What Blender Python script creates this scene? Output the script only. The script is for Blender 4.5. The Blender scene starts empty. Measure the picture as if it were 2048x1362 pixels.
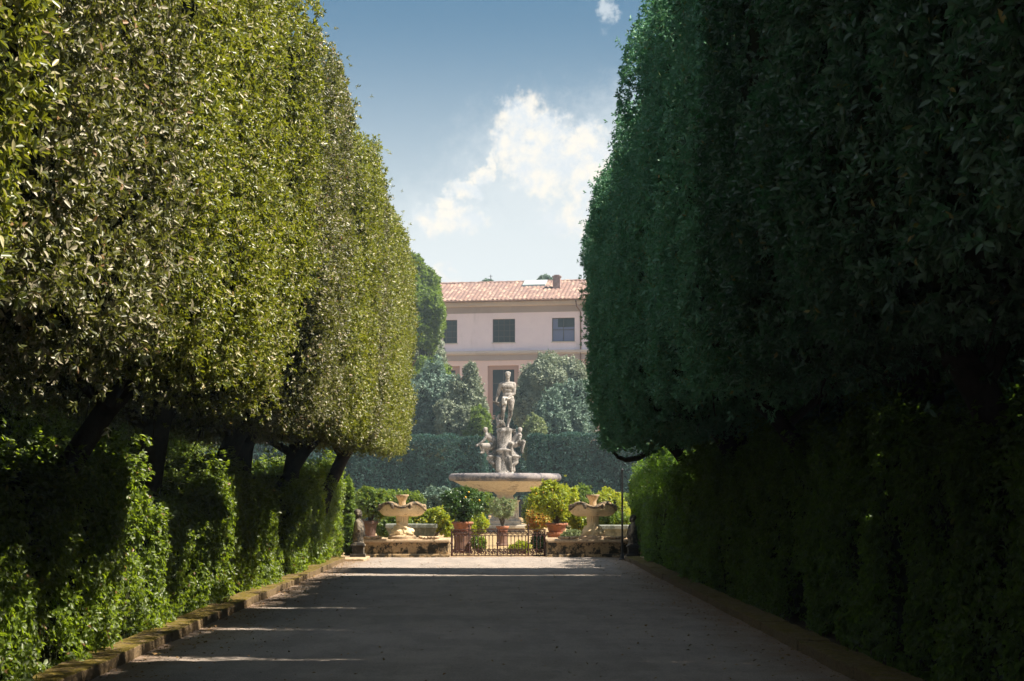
import bpy, bmesh, math, random
import numpy as np
from mathutils import Vector, Matrix
R = math.radians
rnd = random.Random(7)

# ------------------------------------------------------------------ camera
sc = bpy.context.scene
col = sc.collection
EYE = 2.28
HAZE = 0.0006
FPX = 3420.0                      # focal length in pixels of the 2048 px photograph
cam_d = bpy.data.cameras.new('camera')
cam_d.sensor_width = 36.0
cam_d.lens = 36.0 * FPX / 2048.0
cam_d.shift_x = 34.0 / 2048.0
cam_d.shift_y = 304.0 / 2048.0
cam_d.clip_start = 0.1
cam_d.clip_end = 3000.0
cam = bpy.data.objects.new('camera', cam_d)
col.objects.link(cam)
cam.location = (0, 0, EYE)
cam.rotation_euler = (R(90), 0, 0)
sc.camera = cam

# ------------------------------------------------------------------ sun, sky, exposure
SUN_AZ = R(-13.0)                 # measured from +X towards +Y
SUN_EL = math.atan(1.28 * math.cos(SUN_AZ))
sd = Vector((math.cos(SUN_AZ) * math.cos(SUN_EL), math.sin(SUN_AZ) * math.cos(SUN_EL), math.sin(SUN_EL)))
ld = bpy.data.lights.new('sun', 'SUN')
ld.energy = 5.0
ld.angle = R(0.55)
ld.color = (1.0, 0.90, 0.74)
sun = bpy.data.objects.new('sun', ld)
col.objects.link(sun)
sun.rotation_euler = sd.to_track_quat('Z', 'Y').to_euler()
sun.location = (30, -20, 60)
sc.view_settings.view_transform = 'Standard'
sc.view_settings.look = 'None'
sc.view_settings.gamma = 1.0
sc.view_settings.exposure = 1.42

world = bpy.data.worlds.new('World')
sc.world = world
world.use_nodes = True
wt = world.node_tree
wt.nodes.clear()


class NG:
    """small helper to write node maths"""
    def __init__(s, tree):
        s.t = tree

    def n(s, typ, **kw):
        nd = s.t.nodes.new(typ)
        for k, v in kw.items():
            setattr(nd, k, v)
        return nd

    def put(s, sock, v):
        if hasattr(v, 'links') or isinstance(v, bpy.types.NodeSocket):
            s.t.links.new(v, sock)
        else:
            sock.default_value = v

    def m(s, op, a, b=0.0, c=None, clamp=False):
        nd = s.n('ShaderNodeMath', operation=op, use_clamp=clamp)
        s.put(nd.inputs[0], a)
        s.put(nd.inputs[1], b)
        if c is not None:
            s.put(nd.inputs[2], c)
        return nd.outputs[0]

    def mix(s, f, a, b, blend='MIX'):
        nd = s.n('ShaderNodeMix', data_type='RGBA', blend_type=blend)
        s.put(nd.inputs[0], f)
        s.put(nd.inputs[6], a if not isinstance(a, tuple) else (*a[:3], 1))
        s.put(nd.inputs[7], b if not isinstance(b, tuple) else (*b[:3], 1))
        return nd.outputs[2]

    def noise(s, vec, scale, detail=4.0, rough=0.55, dist=0.0):
        nd = s.n('ShaderNodeTexNoise')
        if vec is not None:
            s.put(nd.inputs['Vector'], vec)
        nd.inputs['Scale'].default_value = scale
        nd.inputs['Detail'].default_value = detail
        nd.inputs['Roughness'].default_value = rough
        nd.inputs['Distortion'].default_value = dist
        return nd.outputs[0]

    def ramp(s, f, a, b):
        nd = s.n('ShaderNodeMapRange', interpolation_type='SMOOTHSTEP')
        s.put(nd.inputs[0], f)
        nd.inputs[1].default_value = a
        nd.inputs[2].default_value = b
        return nd.outputs[0]


w = NG(wt)
sky = w.n('ShaderNodeTexSky', sky_type='NISHITA')
sky.sun_disc = False
sky.sun_elevation = SUN_EL
sky.sun_rotation = R(90) - SUN_AZ
sky.altitude = 100
sky.air_density = 1.0
sky.dust_density = 0.6
sky.ozone_density = 1.6
tc = w.n('ShaderNodeTexCoord')
sep = w.n('ShaderNodeSeparateXYZ')
wt.links.new(tc.outputs['Generated'], sep.inputs[0])
# azimuth from +Y and elevation, in thousandths of a radian
az = w.m('MULTIPLY', w.m('ARCTAN2', sep.outputs[0], sep.outputs[1]), 1000.0)
el = w.m('MULTIPLY', w.m('ARCSINE', sep.outputs[2]), 1000.0)
cmb = w.n('ShaderNodeCombineXYZ')
wt.links.new(az, cmb.inputs[0])
wt.links.new(el, cmb.inputs[1])
wob = w.n('ShaderNodeTexNoise')
wt.links.new(cmb.outputs[0], wob.inputs['Vector'])
wob.inputs['Scale'].default_value = 0.09
wob.inputs['Detail'].default_value = 6
wob.inputs['Roughness'].default_value = 0.6
sepw = w.n('ShaderNodeSeparateColor')
wt.links.new(wob.outputs['Color'], sepw.inputs[0])
azw = w.m('ADD', az, w.m('MULTIPLY', w.m('SUBTRACT', sepw.outputs[0], 0.5), 26.0))
elw = w.m('ADD', el, w.m('MULTIPLY', w.m('SUBTRACT', sepw.outputs[1], 0.5), 26.0))


def sky_blobs(lst, A, E):
    tot = None
    for (px, py, rx, ry) in lst:
        a = math.atan((px - 990) / FPX) * 1000
        e = math.asin(((985 - py) / FPX) / math.sqrt(1 + ((985 - py) / FPX) ** 2 + ((px - 990) / FPX) ** 2)) * 1000
        dx = w.m('DIVIDE', w.m('SUBTRACT', A, a), rx * GR / FPX * 1000)
        dy = w.m('DIVIDE', w.m('SUBTRACT', E, e), ry * GR / FPX * 1000)
        d = w.m('SUBTRACT', 1.0, w.m('SQRT', w.m('ADD', w.m('MULTIPLY', dx, dx), w.m('MULTIPLY', dy, dy))))
        tot = d if tot is None else w.m('MAXIMUM', tot, d)
    return tot


GR = 1.62
puffs = [(1044, 240, 46, 40), (1024, 290, 34, 44), (1092, 268, 44, 42), (1070, 306, 50, 38), (1166, 296, 52, 42), (1085, 345, 52, 40), (1186, 350, 50, 50), (1040, 330, 30, 30),
         (1196, 318, 40, 40), (1128, 306, 44, 38), (984, 322, 12, 16), (962, 348, 20, 18), (930, 378, 26, 15),
         (896, 402, 20, 16), (900, 438, 50, 26), (868, 446, 40, 22), (936, 444, 30, 22), (1128, 446, 30, 22),
         (1160, 436, 52, 30), (888, 552, 24, 18), (1300, 360, 60, 60)]
veil = [(1110, 400, 180, 150), (960, 480, 170, 100), (1080, 540, 360, 130), (900, 560, 300, 110), (1210, 24, 12, 22), (1240, 320, 110, 110)]
pf = sky_blobs(puffs, azw, elw)
vl = sky_blobs(veil, azw, elw)
fine = w.noise(cmb.outputs[0], 0.16, 7, 0.6)
pd_ = w.m('ADD', pf, w.m('MULTIPLY', w.m('SUBTRACT', fine, 0.5), 0.9))
puffm = w.ramp(pd_, 0.0, 0.62)
veilm = w.m('MULTIPLY', w.ramp(w.m('ADD', vl, w.m('MULTIPLY', w.m('SUBTRACT', fine, 0.5), 0.5)), -0.05, 0.8), 0.62)
hz = w.m('MULTIPLY', w.m('SUBTRACT', 1.0, w.ramp(el, 55.0, 290.0)), 1.0)
front = w.ramp(sep.outputs[1], 0.2, 0.6)
lum = w.noise(cmb.outputs[0], 0.05, 5, 0.6)
skyc = w.mix(1.0, sky.outputs[0], (0.47, 0.62, 0.62), 'MULTIPLY')
c1 = w.mix(w.m('MULTIPLY', hz, front), skyc, (6.6, 6.75, 6.75))
c2 = w.mix(w.m('MULTIPLY', veilm, front), c1, (5.9, 6.25, 6.4))
cshade = w.mix(w.ramp(w.m('ADD', w.m('MULTIPLY', lum, 0.75), w.m('MULTIPLY', fine, 0.35)), 0.45, 0.66), (5.6, 5.95, 6.25), (7.3, 6.8, 6.0))
c3 = w.mix(w.m('MULTIPLY', w.m('MULTIPLY', puffm, 0.95), front), c2, cshade)
# bright unseen cloud added overhead and behind to fill the shaded avenue
over = w.ramp(w.noise(tc.outputs['Generated'], 3.2, 6, 0.6), 0.40, 0.60)
hi = w.m('MAXIMUM', w.ramp(el, 380.0, 620.0), w.m('MULTIPLY', w.ramp(w.m('MULTIPLY', sep.outputs[1], -1.0), 0.0, 0.4), 0.8))
c3 = w.mix(w.m('MULTIPLY', w.m('MULTIPLY', over, hi), 0.75), c3, (6.6, 7.2, 7.9))
bg = w.n('ShaderNodeBackground')
bg.inputs[1].default_value = 0.056
wt.links.new(c3, bg.inputs[0])
wo = w.n('ShaderNodeOutputWorld')
wt.links.new(bg.outputs[0], wo.inputs[0])

sc.cycles.volume_bounces = 0
sc.cycles.max_bounces = 10
sc.cycles.diffuse_bounces = 6
sc.cycles.glossy_bounces = 3
sc.cycles.transmission_bounces = 5
sc.cycles.transparent_max_bounces = 8
sc.cycles.use_denoising = True
sc.cycles.use_adaptive_sampling = True
sc.cycles.adaptive_threshold = 0.02


# ------------------------------------------------------------------ helpers
def at(px, py, D):
    """the point seen at that pixel of the 2048 px photograph, at distance D along the avenue"""
    return Vector(((px - 990) * D / FPX, D, EYE + (985 - py) * D / FPX))


def tag(o, label=None, cat=None, group=None, kind=None):
    if label: o['label'] = label
    if cat: o['category'] = cat
    if group: o['group'] = group
    if kind: o['kind'] = kind
    return o


def empty(name, loc, rz=0.0):
    o = bpy.data.objects.new(name, None)
    o.empty_display_size = 0.3
    o.location = loc
    o.rotation_euler = (0, 0, rz)
    col.objects.link(o)
    return o


def link(name, me, mats, parent=None, loc=None):
    if not isinstance(mats, (list, tuple)): mats = [mats]
    if me is not None and len(me.materials) == 0:
        for m_ in mats: me.materials.append(m_)
    o = bpy.data.objects.new(name, me)
    col.objects.link(o)
    if parent: o.parent = parent
    if loc is not None: o.location = loc
    return o


def bm_link(name, bm, mats, parent=None, loc=None, smooth=False):
    me = bpy.data.meshes.new(name)
    bmesh.ops.recalc_face_normals(bm, faces=bm.faces)
    bm.to_mesh(me)
    bm.free()
    if smooth:
        me.polygons.foreach_set('use_smooth', [True] * len(me.polygons))
    return link(name, me, mats, parent, loc)


def np_mesh(name, V, F, smooth=False):
    """F: list of (n,k) int arrays, or one"""
    if not isinstance(F, list): F = [F]
    me = bpy.data.meshes.new(name)
    me.vertices.add(len(V))
    me.vertices.foreach_set('co', np.ascontiguousarray(V, dtype=np.float32).ravel())
    nl = sum(f.size for f in F)
    nf = sum(len(f) for f in F)
    me.loops.add(nl)
    me.loops.foreach_set('vertex_index', np.concatenate([f.ravel() for f in F]).astype(np.int32))
    me.polygons.add(nf)
    tot = np.concatenate([np.full(len(f), f.shape[1], np.int32) for f in F])
    st = np.concatenate([[0], np.cumsum(tot)[:-1]]).astype(np.int32)
    me.polygons.foreach_set('loop_start', st)
    me.update(calc_edges=True)
    if smooth:
        me.polygons.foreach_set('use_smooth', np.ones(nf, dtype=bool))
    return me


def box(bm, x0, x1, y0, y1, z0, z1, bev=0.0, mi=0):
    r = bmesh.ops.create_cube(bm, size=1.0)
    for v in r['verts']:
        v.co = Vector(((x0 + x1) / 2 + v.co.x * (x1 - x0), (y0 + y1) / 2 + v.co.y * (y1 - y0), (z0 + z1) / 2 + v.co.z * (z1 - z0)))
    fs = set(f for v in r['verts'] for f in v.link_faces)
    for f in fs: f.material_index = mi
    if bev > 0:
        es = list(set(e for v in r['verts'] for e in v.link_edges))
        bmesh.ops.bevel(bm, geom=es, offset=bev, segments=2, affect='EDGES', profile=0.5)


def lathe(bm, prof, seg=32, cx=0, cy=0, fn=None):
    """prof: list of (r,z) bottom to top"""
    rings = []
    for (r, z) in prof:
        ring = []
        for i in range(seg):
            a = 2 * math.pi * i / seg
            rr, zz = (r, z) if fn is None else fn(r, z, a)
            ring.append(bm.verts.new((cx + rr * math.cos(a), cy + rr * math.sin(a), zz)))
        rings.append(ring)
    for a, b in zip(rings[:-1], rings[1:]):
        for i in range(seg):
            j = (i + 1) % seg
            bm.faces.new((a[i], a[j], b[j], b[i]))
    bm.faces.new(list(reversed(rings[0])))
    bm.faces.new(rings[-1])


def tube(bm, pts, rad, seg=8, cap=True):
    pts = [Vector(p) for p in pts]
    if not isinstance(rad, (list, tuple)): rad = [rad] * len(pts)
    rings = []
    up = Vector((0.13, 0.21, 1)).normalized()
    for i, p in enumerate(pts):
        d = (pts[min(i + 1, len(pts) - 1)] - pts[max(i - 1, 0)]).normalized()
        s = d.cross(up)
        if s.length < 0.15: s = d.cross(Vector((1, 0, 0)))
        s.normalize()
        t = s.cross(d).normalized()
        rings.append([bm.verts.new(p + (s * math.cos(2 * math.pi * k / seg) + t * math.sin(2 * math.pi * k / seg)) * rad[i]) for k in range(seg)])
    for a, b in zip(rings[:-1], rings[1:]):
        for i in range(seg):
            j = (i + 1) % seg
            bm.faces.new((a[i], a[j], b[j], b[i]))
    if cap:
        bm.faces.new(list(reversed(rings[0])))
        bm.faces.new(rings[-1])


def capsule(bm, p0, r0, p1, r1, seg=14):
    p0, p1 = Vector(p0), Vector(p1)
    d = p1 - p0
    L = d.length
    if L < 1e-5:
        d, L = Vector((0, 0, 1)), 1e-5
    q = d.to_track_quat('Z', 'Y').to_matrix().to_4x4()
    rings = []
    prof = []
    for i in range(5):
        a = -math.pi / 2 + math.pi / 2 * i / 4
        prof.append((r0 * math.cos(a), r0 * math.sin(a)))
    for i in range(5):
        a = math.pi / 2 * i / 4
        prof.append((r1 * math.cos(a), L + r1 * math.sin(a)))
    for (r, z) in prof:
        rings.append([bm.verts.new(p0 + (q @ Vector((max(r, 1e-4) * math.cos(2 * math.pi * k / seg), max(r, 1e-4) * math.sin(2 * math.pi * k / seg), z)))) for k in range(seg)])
    for a, b in zip(rings[:-1], rings[1:]):
        for i in range(seg):
            j = (i + 1) % seg
            bm.faces.new((a[i], a[j], b[j], b[i]))
    bm.faces.new(list(reversed(rings[0])))
    bm.faces.new(rings[-1])


def ellipsoid(bm, c, rx, ry, rz, rot=None):
    r = bmesh.ops.create_uvsphere(bm, u_segments=16, v_segments=10, radius=1.0)
    c = Vector(c)
    for v in r['verts']:
        p = Vector((v.co.x * rx, v.co.y * ry, v.co.z * rz))
        if rot is not None: p = rot @ p
        v.co = p + c


def sculpt(name, bm, mat, parent, voxel=0.02, smooth=4, loc=None):
    """fuse the solids of a bmesh into one continuous carved surface"""
    me = bpy.data.meshes.new(name + '_solids')
    bmesh.ops.recalc_face_normals(bm, faces=bm.faces)
    bm.to_mesh(me)
    bm.free()
    o = bpy.data.objects.new(name + '_solids', me)
    col.objects.link(o)
    md = o.modifiers.new('r', 'REMESH')
    md.mode = 'VOXEL'
    md.voxel_size = voxel
    if smooth:
        ms = o.modifiers.new('s', 'SMOOTH')
        ms.iterations = smooth
        ms.factor = 0.5
    dg = bpy.context.evaluated_depsgraph_get()
    dg.update()
    me2 = bpy.data.meshes.new_from_object(o.evaluated_get(dg))
    me2.name = name
    bpy.data.objects.remove(o)
    bpy.data.meshes.remove(me)
    me2.materials.clear()
    me2.polygons.foreach_set('use_smooth', [True] * len(me2.polygons))
    return link(name, me2, mat, parent, loc)


def vnoise(P, seed=0):
    """value noise in -1..1"""
    P = np.asarray(P, dtype=np.float64)
    i = np.floor(P).astype(np.int64)
    f = P - i
    f = f * f * (3 - 2 * f)

    def h(x, y, z):
        n = (x * 374761393 + y * 668265263 + z * 2147483647 + seed * 144665) & 0x7fffffff
        n = ((n ^ (n >> 13)) * 1274126177) & 0x7fffffff
        n = (n ^ (n >> 16)) & 0xffffff
        return n / float(0xffffff) * 2 - 1
    x, y, z = i[:, 0], i[:, 1], i[:, 2]
    fx, fy, fz = f[:, 0], f[:, 1], f[:, 2]
    c = 0
    for dx in (0, 1):
        wx = fx if dx else 1 - fx
        for dy in (0, 1):
            wy = fy if dy else 1 - fy
            for dz in (0, 1):
                wz = fz if dz else 1 - fz
                c = c + wx * wy * wz * h(x + dx, y + dy, z + dz)
    return c


def fbm(P, s, seed=0, oct=3):
    t = 0
    a = 1.0
    for k in range(oct):
        t = t + a * vnoise(P * s * (2 ** k) + 17.3 * k, seed + k)
        a *= 0.5
    return t / 1.75


def norm(v):
    return v / np.maximum(np.linalg.norm(v, axis=1, keepdims=True), 1e-9)


def leaves(P, N, k, L, W, rng, phi=(25, 80), round_=False, droop=0.15, base=0):
    """k leaves round a twig at every point P with axis N; returns V, F"""
    n = len(P)
    A = norm(N + rng.normal(0, 0.35, (n, 3)))
    T = norm(np.cross(A, rng.normal(0, 1, (n, 3))))
    B = np.cross(A, T)
    th = (np.arange(k)[None, :] * (2 * math.pi / k) * 1.0 + rng.uniform(0, 6.28, (n, 1)) + rng.uniform(-.5, .5, (n, k)))
    ph = np.radians(rng.uniform(phi[0], phi[1], (n, k)))
    d = (A[:, None, :] * np.cos(ph)[..., None] + (T[:, None, :] * np.cos(th)[..., None] + B[:, None, :] * np.sin(th)[..., None]) * np.sin(ph)[..., None])
    off = A[:, None, :] * (rng.uniform(-0.6, 0.5, (n, k)) * L)[..., None]
    d = d.reshape(-1, 3)
    d[:, 2] -= droop
    d = norm(d)
    b = (P[:, None, :] + off).reshape(-1, 3)
    AA = np.repeat(A, k, axis=0)
    s = norm(np.cross(d, AA + rng.normal(0, 0.35, (n * k, 3))))
    nn = np.cross(s, d)
    sz = rng.uniform(0.65, 1.2, (n * k, 1))
    l = L * sz
    ww = W * sz * 0.5
    if not round_:
        V = np.stack([b, b + d * l * 0.45 + s * ww + nn * ww * 0.4, b + d * l - nn * l * 0.08, b + d * l * 0.45 - s * ww + nn * ww * 0.4], axis=1).reshape(-1, 3)
        i = np.arange(n * k)[:, None] * 4 + base
        F = np.concatenate([i + [[0, 2, 1]], i + [[0, 3, 2]]])
    else:
        V = np.stack([b, b + d * l * 0.28 + s * ww * 0.85 + nn * ww * 0.35, b + d * l * 0.66 + s * ww * 0.8 + nn * ww * 0.3, b + d * l - nn * l * 0.1,
                      b + d * l * 0.66 - s * ww * 0.8 + nn * ww * 0.3, b + d * l * 0.28 - s * ww * 0.85 + nn * ww * 0.35], axis=1).reshape(-1, 3)
        i = np.arange(n * k)[:, None] * 6 + base
        F = np.concatenate([i + [[0, 3, 2, 1]], i + [[0, 5, 4, 3]]])
    return V, F


# ------------------------------------------------------------------ materials
def mat(name):
    m_ = bpy.data.materials.new(name)
    m_.use_nodes = True
    g = NG(m_.node_tree)
    bs = m_.node_tree.nodes['Principled BSDF']
    return m_, g, bs


def leaf_mat(name, dark, light, odd=(0.20, 0.13, 0.03), oddp=0.02, rough=0.38, trans=0.35, tcol=(0.20, 0.30, 0.03), spec=0.5, pale=(0.2, 0.2, 0.1), palep=0.0):
    m_, g, bs = mat(name)
    geo = g.n('ShaderNodeNewGeometry')
    ri = geo.outputs['Random Per Island']
    tcn = g.n('ShaderNodeTexCoord')
    big = g.noise(tcn.outputs['Object'], 0.9, 2)
    f = g.m('ADD', g.m('MULTIPLY', ri, 0.65), g.m('MULTIPLY', g.ramp(big, 0.35, 0.65), 0.35))
    c = g.mix(f, dark, light)
    r2 = g.m('FRACT', g.m('MULTIPLY', ri, 57.31))
    c = g.mix(g.m('LESS_THAN', g.m('FRACT', g.m('MULTIPLY', ri, 131.7)), palep), c, pale)
    c = g.mix(g.m('LESS_THAN', r2, oddp), c, odd)
    g.put(bs.inputs['Base Color'], c)
    bs.inputs['Roughness'].default_value = rough
    bs.inputs['Specular IOR Level'].default_value = spec
    tr = g.n('ShaderNodeBsdfTranslucent')
    tm = g.mix(g.m('MULTIPLY', r2, 0.6), tcol, light)
    g.put(tr.inputs[0], tm)
    mx = g.n('ShaderNodeMixShader')
    mx.inputs[0].default_value = trans
    g.put(mx.inputs[1], bs.outputs[0])
    g.put(mx.inputs[2], tr.outputs[0])
    out = m_.node_tree.nodes['Material Output']
    g.put(out.inputs[0], mx.outputs[0])
    return m_


def plain(name, c, rough=0.7, spec=0.3, metallic=0.0, nscale=None, c2=None, bump=0.0, bscale=20.0):
    m_, g, bs = mat(name)
    tcn = g.n('ShaderNodeTexCoord')
    if c2 is not None:
        f = g.ramp(g.noise(tcn.outputs['Object'], nscale or 3.0, 5, 0.6), 0.38, 0.62)
        g.put(bs.inputs['Base Color'], g.mix(f, c, c2))
    else:
        bs.inputs['Base Color'].default_value = (*c, 1)
    bs.inputs['Roughness'].default_value = rough
    bs.inputs['Specular IOR Level'].default_value = spec
    bs.inputs['Metallic'].default_value = metallic
    if bump:
        b = g.n('ShaderNodeBump')
        b.inputs['Strength'].default_value = bump
        b.inputs['Distance'].default_value = 0.02
        g.put(b.inputs['Height'], g.noise(tcn.outputs['Object'], bscale, 5, 0.65))
        g.put(bs.inputs['Normal'], b.outputs[0])
    return m_


def stone(name, base, stain, amount=0.5, nscale=2.5, warm=None, vertical=True):
    """weathered stone: blotches plus dark runs of lichen"""
    m_, g, bs = mat(name)
    tcn = g.n('ShaderNodeTexCoord')
    mp = g.n('ShaderNodeMapping')
    mp.inputs['Scale'].default_value = (1, 1, 0.35 if vertical else 1)
    g.put(mp.inputs[0], tcn.outputs['Object'])
    n1 = g.noise(mp.outputs[0], nscale, 6, 0.65)
    n2 = g.noise(tcn.outputs['Object'], nscale * 6, 5, 0.7)
    c = g.mix(g.ramp(n2, 0.3, 0.7), base, warm or tuple(b * 0.75 for b in base))
    t = 0.5 + 0.14 * (1 - 2 * amount)
    f = g.ramp(g.m('ADD', n1, g.m('MULTIPLY', g.m('SUBTRACT', n2, 0.5), 0.35)), t - 0.04, t + 0.10)
    c = g.mix(f, c, stain)
    g.put(bs.inputs['Base Color'], c)
    bs.inputs['Roughness'].default_value = 0.85
    bs.inputs['Specular IOR Level'].default_value = 0.2
    b = g.n('ShaderNodeBump')
    b.inputs['Strength'].default_value = 0.5
    b.inputs['Distance'].default_value = 0.02
    g.put(b.inputs['Height'], n2)
    g.put(bs.inputs['Normal'], b.outputs[0])
    return m_


M = {}
M['oak'] = leaf_mat('holm oak leaves', (0.020, 0.034, 0.008), (0.120, 0.145, 0.018), oddp=0.012, rough=0.40, trans=0.32, tcol=(0.42, 0.46, 0.02), spec=0.6, pale=(0.32, 0.29, 0.14), palep=0.28)  # pale share: olive-grey young leaves, plus glare put into the colour
M['oakgrey'] = leaf_mat('greyish holm oak leaves', (0.022, 0.032, 0.008), (0.105, 0.112, 0.025), oddp=0.03, odd=(0.22, 0.12, 0.05), rough=0.46, trans=0.26, tcol=(0.30, 0.33, 0.03), spec=0.6, pale=(0.27, 0.24, 0.16), palep=0.36)  # greyer tree tint; its pale leaves also carry glare in their colour
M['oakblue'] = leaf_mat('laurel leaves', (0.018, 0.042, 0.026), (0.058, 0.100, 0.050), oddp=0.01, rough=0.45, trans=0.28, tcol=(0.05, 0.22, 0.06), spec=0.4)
M['ivy'] = leaf_mat('ivy leaves', (0.024, 0.042, 0.010), (0.115, 0.165, 0.020), odd=(0.16, 0.07, 0.03), oddp=0.03, rough=0.42, trans=0.42, tcol=(0.42, 0.58, 0.02), spec=0.5, pale=(0.20, 0.24, 0.13), palep=0.2)
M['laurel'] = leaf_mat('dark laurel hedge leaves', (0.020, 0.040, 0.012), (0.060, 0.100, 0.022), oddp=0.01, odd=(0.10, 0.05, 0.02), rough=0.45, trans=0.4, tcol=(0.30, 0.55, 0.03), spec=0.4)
M['oakskylit'] = leaf_mat('sky-lightened holm oak leaves', (0.075, 0.190, 0.120), (0.17, 0.34, 0.20), oddp=0.01, rough=0.45, trans=0.3, tcol=(0.12, 0.34, 0.10), spec=0.4, pale=(0.16, 0.20, 0.10), palep=0.08)  # far right crowns: sky light put into a brighter leaf colour
M['core'] = plain('shade-dark foliage core', (0.010, 0.012, 0.006), 0.95, 0.0, c2=(0.022, 0.024, 0.010), nscale=9)  # solid hull added to block light; inner shade put into its near-black colour
M['boxhedge'] = leaf_mat('dark clipped hedge leaves', (0.010, 0.042, 0.044), (0.026, 0.085, 0.078), oddp=0.0, rough=0.55, trans=0.2, tcol=(0.10, 0.22, 0.08), spec=0.3)
M['grey'] = leaf_mat('grey green leaves', (0.075, 0.115, 0.085), (0.38, 0.42, 0.31), oddp=0.0, rough=0.5, trans=0.2, tcol=(0.2, 0.25, 0.1), spec=0.4)
M['greyteal'] = leaf_mat('bluish evergreen leaves', (0.035, 0.090, 0.085), (0.24, 0.33, 0.25), oddp=0.0, rough=0.5, trans=0.2, tcol=(0.15, 0.25, 0.12), spec=0.4)
M['bright'] = leaf_mat('bright green leaves', (0.050, 0.090, 0.012), (0.15, 0.22, 0.03), oddp=0.0, rough=0.45, trans=0.4, tcol=(0.25, 0.38, 0.03))
M['citrus'] = leaf_mat('citrus leaves', (0.045, 0.085, 0.015), (0.12, 0.20, 0.03), oddp=0.02, odd=(0.5, 0.3, 0.03), rough=0.35, trans=0.4, tcol=(0.35, 0.45, 0.03))
M['citrusdark'] = leaf_mat('dark citrus leaves', (0.022, 0.060, 0.020), (0.08, 0.15, 0.04), oddp=0.0, rough=0.35, trans=0.3, tcol=(0.15, 0.28, 0.03))
M['lemon'] = leaf_mat('yellowing citrus leaves', (0.10, 0.17, 0.02), (0.34, 0.40, 0.03), oddp=0.06, odd=(0.60, 0.42, 0.03), rough=0.4, trans=0.45, tcol=(0.55, 0.58, 0.03))
M['pale'] = leaf_mat('pale olive leaves', (0.14, 0.19, 0.09), (0.28, 0.32, 0.16), oddp=0.0, rough=0.5, trans=0.3, tcol=(0.3, 0.38, 0.12))
M['flower'] = leaf_mat('russet flowering leaves', (0.20, 0.24, 0.03), (0.45, 0.34, 0.06), oddp=0.25, odd=(0.6, 0.15, 0.03), rough=0.5, trans=0.35, tcol=(0.6, 0.4, 0.05))
M['bark'] = plain('dark bark', (0.016, 0.012, 0.009), 0.95, 0.1, c2=(0.038, 0.030, 0.022), nscale=5, bump=1.0, bscale=14)
M['marble'] = stone('weathered grey marble', (0.38, 0.355, 0.345), (0.075, 0.068, 0.06), 0.52, 2.4, warm=(0.22, 0.195, 0.17))
M['drape'] = stone('pale marble drapery', (0.60, 0.58, 0.55), (0.3, 0.28, 0.26), 0.2, 3.0)
M['granite'] = stone('pale granite basin', (0.56, 0.51, 0.44), (0.26, 0.22, 0.18), 0.30, 1.2, warm=(0.46, 0.39, 0.31))
M['rim'] = stone('darkened granite rim', (0.26, 0.23, 0.23), (0.09, 0.085, 0.10), 0.5, 1.1, vertical=False)
M['cream'] = stone('cream limestone', (0.76, 0.61, 0.38), (0.30, 0.21, 0.12), 0.14, 3.0, warm=(0.64, 0.49, 0.29))
M['creamdark'] = stone('blackened limestone rim', (0.30, 0.22, 0.14), (0.07, 0.06, 0.05), 0.55, 6.0, vertical=False)
M['wallstone'] = stone('lichen stained sandstone', (0.46, 0.33, 0.19), (0.035, 0.028, 0.018), 0.62, 3.4, warm=(0.34, 0.23, 0.12), vertical=False)
M['coping'] = stone('sandstone coping', (0.54, 0.41, 0.28), (0.15, 0.11, 0.07), 0.25, 3.0, warm=(0.36, 0.25, 0.15), vertical=False)
M['troughstone'] = stone('grey stone trough', (0.24, 0.25, 0.22), (0.10, 0.11, 0.09), 0.4, 2.0)
M['hermstone'] = stone('dark weathered herm stone', (0.26, 0.22, 0.17), (0.03, 0.026, 0.022), 0.75, 1.9)
M['terra'] = plain('terracotta', (0.36, 0.15, 0.085), 0.8, 0.2, c2=(0.26, 0.12, 0.08), nscale=5, bump=0.3)
M['terradark'] = plain('old terracotta', (0.20, 0.115, 0.085), 0.85, 0.2, c2=(0.14, 0.085, 0.065), nscale=4, bump=0.3)
M['iron'] = plain('rusty wrought iron', (0.045, 0.022, 0.022), 0.6, 0.4, metallic=0.3, c2=(0.09, 0.04, 0.03), nscale=12)
M['black'] = plain('black painted metal', (0.012, 0.012, 0.014), 0.45, 0.5)
M['orange'] = plain('orange peel', (0.62, 0.36, 0.03), 0.45, 0.5, bump=0.1)
M['twig'] = plain('shrub stems', (0.10, 0.075, 0.05), 0.9, 0.1)


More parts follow.
